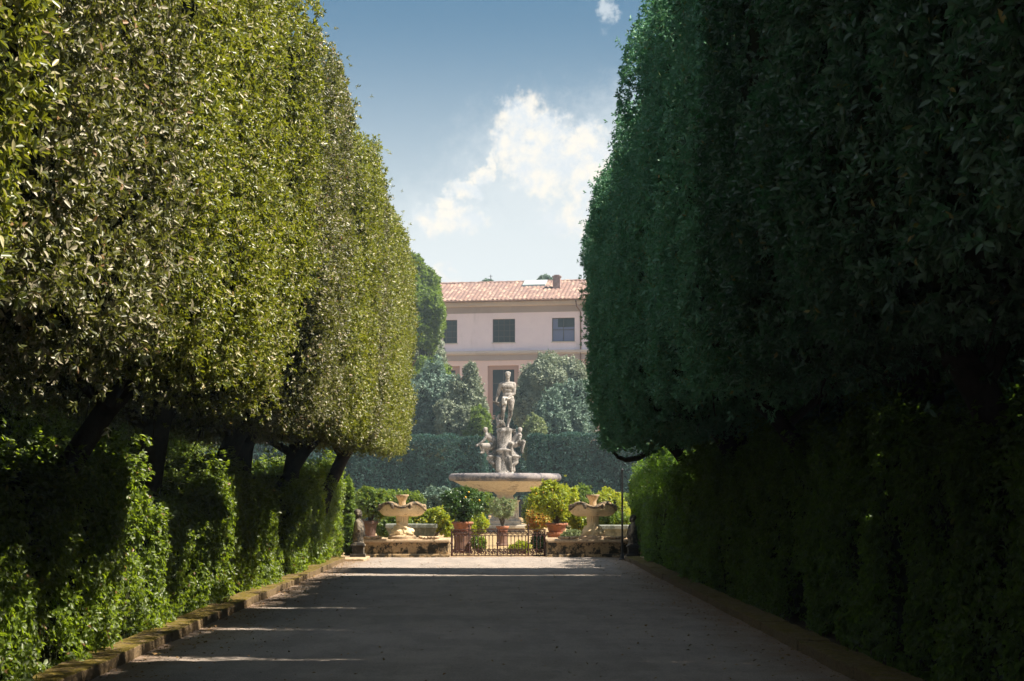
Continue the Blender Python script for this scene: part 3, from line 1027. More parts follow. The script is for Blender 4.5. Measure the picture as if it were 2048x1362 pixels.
bg_tree('dark tree top just showing over the roof beside the thin aerial', [(975, 574, 9, 12)], 196, 500, 0.35, 'greyteal', 511, core=0.5, group='tree tops beyond the roof')
bg_tree('dark tree top just showing over the roof beside the chimney', [(1090, 568, 13, 12), (1080, 574, 9, 8)], 196, 700, 0.35, 'greyteal', 512, core=0.5, group='tree tops beyond the roof')


def clipped_wall(name, x0, x1, y0, y1, top, seed, label, m_):
    """a big clipped hedge: box shape with leaves on top, front and both ends"""
    rng = np.random.default_rng(seed)
    A = [(x1 - x0) * top, (x1 - x0) * (y1 - y0), (y1 - y0) * top, (y1 - y0) * top]
    n = int(sum(A) * 75)
    f = rng.choice(4, n, p=np.array(A) / sum(A))
    P = np.zeros((n, 3))
    N = np.zeros((n, 3))
    u, v = rng.random(n), rng.random(n)
    for k_, (fx, fy, fz, nn_) in enumerate([(u * (x1 - x0) + x0, y0 + 0 * u, v * top, (0, -1, .1)), (u * (x1 - x0) + x0, y0 + v * (y1 - y0), top + 0 * u, (0, 0, 1)),
                                           (x0 + 0 * u, y0 + u * (y1 - y0), v * top, (-1, 0, .1)), (x1 + 0 * u, y0 + u * (y1 - y0), v * top, (1, 0, .1))]):
        i = f == k_
        P[i] = np.stack([fx, fy, fz], 1)[i]
        N[i] = nn_
    N = norm(N)
    P += N * (fbm(P, 0.5, seed) * 0.32 + fbm(P, 1.6, seed + 2) * 0.14 - rng.exponential(0.08, n))[:, None]
    V, F = leaves(P, N, 4, 0.17, 0.08, rng)
    bm = bmesh.new()
    q = 0.5
    Cv = np.array([[x0 + q, y0 + q, 0], [x1 - q, y0 + q, 0], [x1 - q, y1 - q, 0], [x0 + q, y1 - q, 0], [x0 + q, y0 + q, top - q], [x1 - q, y0 + q, top - q], [x1 - q, y1 - q, top - q], [x0 + q, y1 - q, top - q]])
    Fc = np.array([[0, 1, 5, 4], [1, 2, 6, 5], [2, 3, 7, 6], [3, 0, 4, 7], [4, 5, 6, 7], [3, 2, 1, 0]]) + len(V)
    bm.free()
    V = np.concatenate([V, Cv])
    me = np_mesh(name, V, [F, Fc])
    me.materials.append(m_)
    me.materials.append(M['core'])
    mi = np.zeros(len(me.polygons), np.int32)
    mi[len(F):] = 1
    me.polygons.foreach_set('material_index', mi)
    return tag(link(name, me, []), label, 'hedge', 'high clipped hedges across the pool')


hz_top = at(0, 873, 128).z
clipped_wall('clipped_hedge', -24, at(972, 0, 128).x, 128, 132, hz_top, 61, 'high dark clipped hedge wall behind the fountain, on its left', M['boxhedge'])
clipped_wall('clipped_hedge', at(1060, 0, 128).x, 22, 128, 132, at(0, 868, 128).z, 62, 'high dark clipped hedge wall behind the fountain, on its right', M['boxhedge'])

# ------------------------------------------------------------------ the long building
BD = 170.0
b0 = at(990, 985, BD)
bldg = empty('garden_palace', (0, BD, 0), math.atan(-0.19))
tag(bldg, 'long pale pink building with tiled roof and dark square windows beyond the garden', 'building')
kx = BD / FPX


def bx(px): return (px - 990) * kx * 1.018


def bz(py): return EYE + (985 - py) * kx


def wall_mat(name, c1, c2, stain):
    m_, g, bs = mat(name)
    tcn = g.n('ShaderNodeTexCoord')
    mp = g.n('ShaderNodeMapping')
    mp.inputs['Scale'].default_value = (1, 1, 0.3)
    g.put(mp.inputs[0], tcn.outputs['Object'])
    a = g.ramp(g.noise(tcn.outputs['Object'], 0.35, 5, 0.6), 0.3, 0.7)
    b = g.ramp(g.noise(mp.outputs[0], 0.7, 6, 0.7), 0.52, 0.78)
    c = g.mix(g.m('MULTIPLY', b, 0.5), g.mix(a, c1, c2), stain)
    g.put(bs.inputs['Base Color'], c)
    bs.inputs['Roughness'].default_value = 0.9
    bs.inputs['Specular IOR Level'].default_value = 0.1
    return m_


M['plaster'] = wall_mat('greyish pink plaster', (0.84, 0.71, 0.76), (0.77, 0.64, 0.70), (0.40, 0.34, 0.37))
M['salmon'] = wall_mat('salmon plaster', (0.78, 0.58, 0.55), (0.71, 0.52, 0.50), (0.42, 0.32, 0.31))
M['frieze'] = wall_mat('grey frieze', (0.40, 0.33, 0.32), (0.36, 0.29, 0.28), (0.25, 0.2, 0.2))
M['cornice'] = wall_mat('pale cornice', (0.58, 0.50, 0.47), (0.50, 0.43, 0.41), (0.3, 0.25, 0.25))
M['recess'] = wall_mat('brown window surround', (0.42, 0.27, 0.24), (0.38, 0.25, 0.22), (0.25, 0.16, 0.14))
M['glass'] = plain('dark window glass', (0.018, 0.022, 0.030), 0.25, 0.3)
M['reflectpane'] = plain('glass with painted blue reflection', (0.13, 0.14, 0.26), 0.25, 0.5)  # window reflection put into the glass colour
M['frame'] = plain('dark window frame', (0.06, 0.05, 0.05), 0.6, 0.3)
M['skylight'] = plain('pale glazing', (0.34, 0.39, 0.40), 0.5, 0.5)
BX0, BX1 = -45.0, 45.0
bm = bmesh.new()
wins = [(885, 914, 640, 687), (985, 1030, 638, 685), (1103, 1148, 637, 684), (1221, 1266, 637, 684), (767, 812, 638, 685), (1339, 1384, 637, 684)]
# upper wall as a grid with the window openings left out, 0.45 m deep
z0, z1 = bz(702), bz(606)
xs = sorted(set([BX0, BX1] + [bx(v_) for w_ in wins for v_ in w_[:2]]))
zt, zb = bz(638), bz(685)


def isopen(xa, xb):
    c_ = (xa + xb) / 2
    return any(bx(w_[0]) < c_ < bx(w_[1]) for w_ in wins)


for xa, xb in zip(xs[:-1], xs[1:]):
    box(bm, xa, xb, 0, 0.45, z0, zb)
    box(bm, xa, xb, 0, 0.45, zt, z1)
    if not isopen(xa, xb): box(bm, xa, xb, 0, 0.45, zb, zt)
bmesh.ops.remove_doubles(bm, verts=bm.verts, dist=0.001)
bm_link('upper_wall', bm, M['plaster'], bldg)
bm = bmesh.new()
box(bm, BX0, BX1, 0.46, 12, 0, z1 - 0.05)
bm_link('rear_block', bm, M['plaster'], bldg)
# lower storey with tall recessed panels
bm = bmesh.new()
pans = [(777 + 0, 840), (857, 919), (975, 1037), (1093, 1155), (1211, 1273), (1329, 1391)]
xs = sorted([BX0, BX1] + [bx(v_) for p_ in pans for v_ in p_])
pz = bz(731)
for i, (xa, xb) in enumerate(zip(xs[:-1], xs[1:])):
    if any(bx(p_[0]) < (xa + xb) / 2 < bx(p_[1]) for p_ in pans):
        box(bm, xa, xb, 0.02, 0.45, pz, bz(721))
    else:
        box(bm, xa, xb, 0.02, 0.45, 0, bz(721))
bm_link('lower_wall', bm, M['salmon'], bldg)
for p_ in pans:
    a, b = bx(p_[0]), bx(p_[1])
    w_ = (b - a) * 0.15
    bm = bmesh.new()
    box(bm, a, a + w_, 0.20, 0.455, 0, pz)
    box(bm, b - w_, b, 0.20, 0.455, 0, pz)
    box(bm, a + w_, b - w_, 0.20, 0.455, bz(739), pz)
    box(bm, a + w_, b - w_, 0.20, 0.455, 0, bz(830))
    s_ = bm_link('window', bm, M['recess'], bldg)
    bm = bmesh.new()
    box(bm, a + w_, b - w_, 0.36, 0.455, bz(830), bz(739))
    bm_link('pane', bm, M['glass'], s_)
    bm = bmesh.new()
    c_ = (a + b) / 2
    box(bm, c_ - 0.05, c_ + 0.05, 0.30, 0.358, bz(830), bz(739))
    for q in (0.3, 0.6):
        zz = bz(739) - (bz(739) - bz(830)) * q
        box(bm, a + w_, c_ - 0.05, 0.31, 0.358, zz - 0.04, zz + 0.04)
        box(bm, c_ + 0.05, b - w_, 0.31, 0.358, zz - 0.04, zz + 0.04)
    bm_link('glazing_bars', bm, M['frame'], s_)
for i, w_ in enumerate(wins):
    a, b = bx(w_[0]), bx(w_[1])
    if i == 0: a = bx(869)
    bm = bmesh.new()
    fz = 0.07
    box(bm, a, a + fz, 0.22, 0.30, zb, zt)
    box(bm, b - fz, b, 0.22, 0.30, zb, zt)
    box(bm, a + fz, b - fz, 0.22, 0.30, zt - fz, zt)
    box(bm, a + fz, b - fz, 0.22, 0.30, zb, zb + fz)
    f_ = bm_link('window', bm, M['frame'], bldg)
    bm = bmesh.new()
    if i == 2:      # casement with open top light; blue-violet reflection put into pane colour
        box(bm, a + fz, b - fz, 0.26, 0.28, zb + fz, zt - 0.9)
        box(bm, a + fz, a + 0.55, 0.26, 0.28, zt - 0.9, zt - fz)
        bm_link('pane', bm, M['reflectpane'], f_)
        bm = bmesh.new()
        box(bm, a + 0.55, b - fz, 0.30, 0.32, zt - 0.9, zt - fz)
        bm_link('top_light', bm, M['glass'], f_)
    else:
        box(bm, a + fz, b - fz, 0.26, 0.28, zb + fz, zt - fz)
        bm_link('pane', bm, M['glass'], f_)
    bm = bmesh.new()
    nb = 4 if i != 2 else 2
    for q in range(1, nb):
        x_ = a + (b - a) * q / nb
        box(bm, x_ - 0.03, x_ + 0.03, 0.20, 0.24, zb + fz, zt - fz)
    for q in range(1, 4 if i != 2 else 2):
        z_ = zb + (zt - zb) * q / (4 if i != 2 else 2)
        box(bm, a + fz, b - fz, 0.175, 0.198, z_ - 0.025, z_ + 0.025)
    bm_link('glazing_bars', bm, M['frame'], f_)
    bm = bmesh.new()
    box(bm, a - 0.08, b + 0.08, -0.06, 0.2, zb - 0.10, zb + 0.0)
    bm_link('sill', bm, M['cornice'], f_)
bm = bmesh.new()
box(bm, BX0, BX1, -0.30, 0.44, bz(707), bz(702) - 0.0)
box(bm, BX0, BX1, -0.18, 0.44, bz(709.5), bz(707))
bm_link('string_course', bm, M['cornice'], bldg)
bm = bmesh.new()
box(bm, BX0, BX1, -0.04, 0.44, bz(721), bz(709.5))
bm_link('frieze', bm, M['frieze'], bldg)
bm = bmesh.new()
box(bm, BX0, BX1, -0.03, -0.002, bz(626), bz(613))
bm_link('frieze', bm, M['frieze'], bldg)
bm = bmesh.new()
box(bm, BX0, BX1, -0.55, -0.002, bz(613), bz(611))
box(bm, BX0, BX1, -0.70, -0.002, bz(611), bz(605))
bm_link('cornice', bm, M['cornice'], bldg)
# tiled roof: rows of barrel tiles as real corrugation
m_, g, bs = mat('old terracotta roof tiles')
tcn = g.n('ShaderNodeTexCoord')
vo = g.n('ShaderNodeTexVoronoi')
mp = g.n('ShaderNodeMapping')
mp.inputs['Scale'].default_value = (3.4, 2.2, 2.2)
g.put(mp.inputs[0], tcn.outputs['Object'])
g.put(vo.inputs['Vector'], mp.outputs[0])
vo.inputs['Scale'].default_value = 1.0
sp = g.n('ShaderNodeSeparateColor')
g.put(sp.inputs[0], vo.outputs['Color'])
c = g.mix(sp.outputs[0], (0.27, 0.165, 0.135), (0.20, 0.128, 0.118))
c = g.mix(g.m('LESS_THAN', sp.outputs[1], 0.2), c, (0.40, 0.28, 0.22))
c = g.mix(g.m('MULTIPLY', g.ramp(g.noise(tcn.outputs['Object'], 0.5, 5, 0.7), 0.45, 0.7), 0.5), c, (0.22, 0.14, 0.13))
g.put(bs.inputs['Base Color'], c)
bs.inputs['Roughness'].default_value = 0.9
M['tile'] = m_
M['chim'] = plain('mortared brick', (0.34, 0.25, 0.24), 0.9, 0.1, c2=(0.24, 0.17, 0.16), nscale=3)
pitch = 0.42
nx = int((BX1 - BX0 + 2) / pitch) * 6
ny = 34
ez, ey = bz(605) + 0.06, -1.05
rz, ry = bz(605) + 2.62, 5.4
X = np.linspace(BX0 - 1, BX1 + 1, nx + 1)
T = np.repeat(np.linspace(0, 1, ny + 1), 2)[:-1]
T2 = np.tile([0.05, 0.0], ny + 1)[:-1]
Xg, Tg = np.meshgrid(X, T)
_, Sg = np.meshgrid(X, T2)
Zw = 0.075 * np.abs(np.cos(Xg / pitch * math.pi)) + Sg
P = np.stack([Xg.ravel(), (ey + (ry - ey) * Tg).ravel(), (ez + (rz - ez) * Tg + Zw).ravel()], axis=1)
P[:, 2] += 0.05 * fbm(P, 0.35, 3) + 0.02 * vnoise(P * 3.1, 8)
nr = len(T)
i = (np.arange(nr - 1)[:, None] * (nx + 1) + np.arange(nx)[None, :]).ravel()[:, None]
roof = link('roof', np_mesh('roof', P, i + [[0, 1, nx + 2, nx + 1]]), M['tile'], bldg)
bm = bmesh.new()
v_ = [bm.verts.new(c_) for c_ in [(BX0 - 1, ry, rz), (BX1 + 1, ry, rz), (BX1 + 1, 12.6, ez), (BX0 - 1, 12.6, ez), (BX0 - 1, ey + .1, ez - .08), (BX1 + 1, ey + .1, ez - .08)]]
bm.faces.new([v_[0], v_[1], v_[2], v_[3]])
bm.faces.new([v_[4], v_[5], v_[2], v_[3]])
bm.faces.new([v_[4], v_[0], v_[3]])
bm.faces.new([v_[5], v_[2], v_[1]])
bm_link('roof_underside', bm, M['tile'], bldg)
bm = bmesh.new()
tube(bm, [(BX0 - 1 + q * 0.5, ry, rz + 0.02 + 0.035 * (q % 2)) for q in range(int((BX1 - BX0 + 2) / 0.5) + 1)], 0.14, 6)
bm_link('ridge_tiles', bm, M['tile'], roof)
bm = bmesh.new()
tube(bm, [(BX0 - 1, ey - 0.12, ez - 0.03), (BX1 + 1, ey - 0.12, ez - 0.03)], 0.09, 8)
cx_ = bx(1153)
tube(bm, [(cx_, ey - 0.12, ez - 0.08), (cx_ + .1, ey - 0.1, ez - 0.7), (cx_ + 0.35, -0.12, ez - 1.2), (cx_ + 0.35, -0.12, 0.2)], 0.07, 8)
bm_link('gutter', bm, M['terradark'], bldg)
bm = bmesh.new()
c_ = bx(1103) * 1.01
box(bm, c_ - 0.36, c_ + 0.36, 2.6, 3.2, ez + 0.9, rz + 0.12)
box(bm, c_ - 0.44, c_ + 0.44, 2.52, 3.28, rz + 0.12, rz + 0.22)
box(bm, c_ - 0.28, c_ + 0.28, 2.65, 3.15, rz + 0.22, rz + 0.34)
bm_link('chimney', bm, M['chim'], roof)
bm = bmesh.new()
a, b = bx(1032), bx(1078)
sl = (rz - ez) / (ry - ey)
for (u0, u1, hh) in [(3.6, 5.3, 0.16)]:
    vs = [bm.verts.new((x_, y_, ez + sl * (y_ - ey) + hz_)) for hz_ in (0.0, 0.24) for (x_, y_) in [(a, u0), (b, u0), (b, u1), (a, u1)]]
    for f_ in [(0, 1, 5, 4), (1, 2, 6, 5), (2, 3, 7, 6), (3, 0, 4, 7), (4, 5, 6, 7)]:
        bm.faces.new([vs[q] for q in f_])
bm_link('skylight', bm, M['skylight'], roof)
bm = bmesh.new()
tube(bm, [(bx(961), 5.4, rz), (bx(961), 5.4, rz + 0.85)], 0.035, 6)
tube(bm, [(bx(961) - .2, 5.4, rz + 0.7), (bx(961) + .2, 5.4, rz + 0.7)], 0.02, 6)
bm_link('aerial', bm, M['black'], roof)
# flag mast seen against the sky beside the right trees
p_ = at(1168, 985, 185)
bm = bmesh.new()
tube(bm, [(p_.x, 185, 0), (p_.x, 185, at(0, 478, 185).z)], [0.09, 0.05], 6)
ellipsoid(bm, (p_.x, 185, at(0, 478, 185).z), 0.1, 0.1, 0.1)
tag(bm_link('mast', bm, M['skylight']), 'thin pale mast rising behind the roof beside the right row of trees', 'mast')

# ------------------------------------------------------------------ the great fountain
FD = 99.0
fk = FD / FPX
fx0 = at(1010, 985, FD).x
fount = empty('ocean_fountain', (fx0, FD, 0))
tag(fount, 'great stone fountain with wide round basin carrying a standing nude statue over seated river gods', 'fountain')


def fz(py): return EYE + (985 - py) * fk


bm = bmesh.new()
box(bm, -1.12, 1.12, -1.12, 1.12, -0.02, fz(1056), 0.03)
box(bm, -1.30, 1.30, -1.30, 1.30, fz(1056), fz(1049), 0.04)
box(bm, -0.95, 0.95, -0.95, 0.95, fz(1049), fz(1041), 0.04)
bm_link('plinth', bm, M['granite'], fount)
bm = bmesh.new()
lathe(bm, [(0.90, fz(1041)), (0.90, fz(1037)), (0.80, fz(1036)), (0.80, fz(1004)), (0.88, fz(1002)), (0.88, fz(1000))], 8)
bm_link('pedestal', bm, M['granite'], fount)
bm = bmesh.new()
lathe(bm, [(0.60, fz(1000)), (0.56, fz(997)), (0.46, fz(993)), (0.48, fz(990)), (0.62, fz(986)), (0.66, fz(983)), (0.60, fz(981))], 40)
bm_link('stem', bm, M['granite'], fount, smooth=True)
bm = bmesh.new()
prof = [(1.05, fz(984)), (1.75, fz(982.5)), (1.95, fz(980)), (2.5, fz(971)), (2.85, fz(964.5)), (2.98, fz(962.5)), (2.6, fz(958)), (1.6, fz(962)), (0.3, fz(965))]
lathe(bm, prof, 72)
basin = bm_link('basin', bm, M['granite'], fount, smooth=True)
bm = bmesh.new()
cr = [(3.02, fz(962.3)), (3.17, fz(961.3)), (3.25, fz(958.5)), (3.27, fz(954.5)), (3.22, fz(950)), (3.10, fz(947.3)), (2.95, fz(947)), (2.84, fz(949)), (2.80, fz(955)), (2.85, fz(960)), (3.02, fz(962.3))]
lathe(bm, cr, 72)
bmesh.ops.delete(bm, geom=[f for f in bm.faces if len(f.verts) > 4], context='FACES')
bm_link('rim', bm, M['rim'], basin, smooth=True)


def zp(u, v, y=0.0):
    return ((930 + u / 5.92 - 1010) * fk, y, EYE + (985 - (730 + v / 5.92)) * fk)


zs = fk / 5.92


def caps(bm, lst):
    for (u0, v0, y0, r0, u1, v1, y1, r1) in lst:
        capsule(bm, zp(u0, v0, y0), r0 * zs, zp(u1, v1, y1), r1 * zs)


# pier: base inside the basin, carved corbels, drum
bm = bmesh.new()
lathe(bm, [(0.66, fz(960)), (0.66, fz(948)), (0.58, fz(946)), (0.50, fz(940)), (0.48, fz(905)), (0.56, fz(902)), (0.60, fz(900)), (0.50, fz(898)), (0.44, fz(896)), (0.43, fz(866)), (0.47, fz(862)), (0.44, fz(859)), (0.36, fz(856.5))], 28,
      cx=(465 / 5.92 + 930 - 1010) * fk)
bm_link('pier', bm, M['marble'], fount, smooth=True)
bm = bmesh.new()
caps(bm, [(370, 1030, -.05, 46, 320, 1110, -.15, 40), (320, 1100, -.15, 44, 350, 1190, -.1, 30), (270, 1110, -.1, 20, 300, 1060, -.1, 24), (350, 1190, -.1, 26, 395, 1250, 0, 30),
          (400, 1100, -.35, 36, 400, 1240, -.35, 34), (300, 1140, -.2, 26, 340, 1160, -.2, 30)])
ellipsoid(bm, zp(330, 1085, -.1), 75 * zs, 70 * zs, 22 * zs)
sculpt('carved_bracket', bm, M['marble'], fount, 0.03, 2)
bm = bmesh.new()
caps(bm, [(560, 1040, -.05, 46, 600, 1110, -.15, 38), (600, 1100, -.15, 40, 560, 1190, -.1, 30), (640, 1090, -.1, 18, 610, 1060, -.1, 24), (560, 1190, -.1, 28, 570, 1250, 0, 30),
          (520, 1100, -.4, 30, 540, 1240, -.35, 32), (610, 1150, -.15, 24, 580, 1170, -.2, 26)])
ellipsoid(bm, zp(590, 1082, -.1), 70 * zs, 70 * zs, 20 * zs)
sculpt('carved_bracket', bm, M['marble'], fount, 0.03, 2)

# standing figure
bm = bmesh.new()
ellipsoid(bm, zp(508, 120, -0.03), 30 * zs, 36 * zs, 42 * zs)
ellipsoid(bm, zp(508, 98, 0.02), 37 * zs, 40 * zs, 24 * zs)          # hair
ellipsoid(bm, zp(508, 152, -0.10), 18 * zs, 20 * zs, 16 * zs)        # beard
ellipsoid(bm, zp(508, 126, -0.20), 6 * zs, 9 * zs, 10 * zs)
caps(bm, [(506, 150, 0, 22, 503, 200, .02, 27),
          (450, 232, .02, 36, 550, 232, .02, 36), (462, 258, -.02, 42, 542, 258, -.02, 42),
          (480, 300, 0, 42, 520, 300, 0, 42), (484, 350, 0, 40, 520, 350, 0, 40), (476, 400, 0, 42, 540, 396, 0, 42),
          (466, 425, 0, 42, 452, 530, -.16, 27), (452, 530, -.16, 25, 444, 575, -.10, 25), (444, 575, -.10, 26, 446, 668, -.04, 15), (446, 668, -.04, 15, 462, 735, -.05, 15), (462, 738, -.05, 14, 458, 742, -.22, 12),
          (545, 425, 0, 44, 540, 540, -.04, 27), (540, 540, -.04, 25, 536, 590, 0, 27), (536, 590, 0, 27, 508, 700, .03, 14), (508, 700, .03, 15, 506, 738, .03, 16), (506, 740, .02, 14, 514, 745, -.18, 12),
          (426, 235, .02, 31, 392, 345, .02, 21), (392, 345, .02, 21, 362, 430, -.12, 15),
          (574, 232, .02, 32, 578, 335, .02, 23), (578, 335, .02, 23, 505, 395, -.22, 14)])
fist = [zp(360, 438, -.14), zp(488, 400, -.24)]
for fc in fist:
    ellipsoid(bm, fc, 17 * zs, 15 * zs, 13 * zs)
    for q in range(4):
        p0 = Vector(fc) + Vector((-0.045 + q * 0.03, -0.05, -0.02))
        capsule(bm, p0, 0.02, p0 + Vector((0, -0.03 - 0.01 * (q in (1, 2)), -0.06)), 0.015, 8)
    capsule(bm, Vector(fc) + Vector((0.05, -0.02, 0.02)), 0.022, Vector(fc) + Vector((0.09, -0.07, -0.02)), 0.016, 8)
sculpt('standing_figure', bm, M['marble'], fount, 0.018, 3)
bm = bmesh.new()
caps(bm, [(455, 395, -.2, 20, 500, 398, -.24, 16), (462, 400, -.22, 22, 470, 450, -.24, 20), (452, 410, -.18, 16, 448, 470, -.22, 12), (484, 410, -.24, 14, 480, 462, -.26, 12), (520, 400, -.2, 12, 560, 380, -.1, 10)])
sculpt('drapery', bm, M['drape'], fount, 0.02, 1)
bm = bmesh.new()
caps(bm, [(335, 436, -.18, 11, 425, 500, -.2, 8), (360, 440, -.2, 14, 400, 455, -.2, 12), (385, 470, -.18, 12, 420, 440, -.15, 10)])
sculpt('sceptre', bm, M['marble'], fount, 0.02, 1)
bm = bmesh.new()
ellipsoid(bm, zp(432, 700, -.1), 46 * zs, 40 * zs, 36 * zs)
caps(bm, [(400, 690, 0, 28, 382, 640, .02, 20), (382, 640, .02, 20, 402, 590, .05, 14), (402, 590, .05, 12, 425, 600, .05, 10), (450, 715, -.15, 28, 470, 728, -.2, 16), (400, 715, -.1, 26, 384, 735, -.1, 16), (410, 665, -.14, 16, 440, 672, -.14, 16)])
ellipsoid(bm, zp(470, 757, 0), 84 * zs, 84 * zs, 18 * zs)
sculpt('dolphin', bm, M['marble'], fount, 0.022, 2)
# seated river gods
bm = bmesh.new()
ellipsoid(bm, zp(243, 770, -.1), 25 * zs, 28 * zs, 31 * zs)
ellipsoid(bm, zp(243, 755, -.07), 28 * zs, 30 * zs, 20 * zs)
caps(bm, [(247, 795, -.1, 17, 262, 820, -.1, 22), (258, 832, -.15, 26, 300, 835, .05, 30), (275, 850, -.08, 36, 325, 890, 0, 44), (330, 880, 0, 42, 345, 950, 0, 44),
          (330, 960, -.05, 42, 205, 958, -.25, 32), (200, 958, -.25, 30, 215, 1030, -.2, 20), (335, 975, .1, 36, 250, 985, -.05, 30), (250, 985, -.05, 26, 280, 1060, -.05, 18), (215, 1030, -.2, 16, 190, 1040, -.3, 12),
          (258, 838, -.18, 20, 222, 895, -.25, 15), (222, 895, -.25, 15, 150, 950, -.3, 11), (150, 950, -.3, 14, 132, 962, -.32, 12), (310, 840, .08, 20, 345, 900, .05, 16)])
sculpt('river_god', bm, M['marble'], fount, 0.02, 2)
bm = bmesh.new()
ellipsoid(bm, zp(650, 772, -.1), 25 * zs, 28 * zs, 31 * zs)
ellipsoid(bm, zp(650, 758, -.07), 29 * zs, 30 * zs, 21 * zs)
caps(bm, [(644, 795, -.1, 18, 632, 820, -.1, 22), (600, 812, .05, 28, 650, 832, -.15, 26), (620, 840, -.05, 36, 585, 890, 0, 40), (585, 885, 0, 40, 565, 940, 0, 44),
          (570, 950, -.05, 40, 690, 912, -.2, 28), (692, 914, -.2, 26, 672, 1010, -.2, 18), (672, 1010, -.2, 16, 682, 1040, -.28, 12), (555, 950, -.05, 40, 540, 940, -.35, 32), (540, 945, -.35, 30, 552, 1070, -.3, 18),
          (655, 838, -.15, 20, 640, 895, -.3, 16), (640, 895, -.3, 16, 600, 930, -.4, 12), (600, 812, .05, 20, 560, 775, .02, 17), (560, 775, .02, 15, 590, 770, .0, 12)])
sculpt('river_god', bm, M['marble'], fount, 0.02, 2)
bm = bmesh.new()
ellipsoid(bm, zp(455, 800, .62), 26 * zs, 28 * zs, 31 * zs)
caps(bm, [(455, 830, .55, 20, 455, 860, .5, 30), (440, 865, .5, 36, 480, 865, .5, 36), (460, 880, .5, 42, 460, 950, .5, 44), (440, 960, .55, 36, 420, 960, .85, 28), (420, 960, .85, 24, 420, 1060, .8, 16),
          (485, 960, .55, 36, 510, 960, .85, 28), (510, 960, .85, 24, 510, 1060, .8, 16)])
sculpt('river_god', bm, M['marble'], fount, 0.025, 2)


# ------------------------------------------------------------------ gate walls, shell fountains
GD = 60.0
gk = GD / FPX


def gx(px): return (px - 990) * gk


def gz(py): return EYE + (985 - py) * gk


def basin_wall(x0, x1, inner, label):
    """low stone basin wall; inner = x of its end beside the gate"""
    t = empty('basin_wall', ((x0 + x1) / 2, GD, 0))
    tag(t, label, 'wall', 'low stone walls flanking the gate')
    cx = (x0 + x1) / 2
    s = 1 if inner == x1 else -1
    ht = gz(1079)
    bm = bmesh.new()
    y0, y1 = 0.10, 2.6
    a, b = x0 - cx, x1 - cx
    pil = 0.42
    # body, plinth course, corner pilasters
    box(bm, a + 0.10, b - 0.10, y0 + 0.06, y1, 0.125, ht - 0.11, 0.01)
    for c_ in ([b - pil, b - 0.04] if s > 0 else [a + 0.04, a + pil],):
        box(bm, c_[0], c_[1], y0, y1 - 0.1, 0.122, ht - 0.112, 0.02)
    bmesh.ops.subdivide_edges(bm, edges=[e for e in bm.edges if e.calc_length() > 0.3], cuts=8, use_grid_fill=True)
    P = np.array([v.co[:] for v in bm.verts])
    d = fbm(P, 2.5, 77)
    for v, q in zip(bm.verts, d): v.co.y += 0.018 * q
    bm_link('wall_body', bm, M['wallstone'], t)
    bm = bmesh.new()
    box(bm, a, b, y0 - 0.06, y1 + 0.05, -0.05, 0.12, 0.02)
    bm_link('plinth_course', bm, M['wallstone'], t)
    bm = bmesh.new()
    box(bm, a - 0.02, b + 0.02, y0 - 0.07, y0 + 0.42, ht - 0.11, ht, 0.035)
    box(bm, a - 0.02, b + 0.02, y1 - 0.32, y1 + 0.07, ht - 0.108, ht - 0.002, 0.035)
    box(bm, (b - 0.42 if s > 0 else a - 0.015), (b + 0.015 if s > 0 else a + 0.42), y0 + 0.42, y1 - 0.32, ht - 0.109, ht - 0.001, 0.03)
    bm_link('coping', bm, M['coping'], t)
    return t, ht


wl, HT = basin_wall(gx(712), gx(899), gx(899), 'low lichen stained stone wall left of the iron gate')
wr, _ = basin_wall(gx(1093), gx(1290), gx(1093), 'low blackened stone wall right of the iron gate')


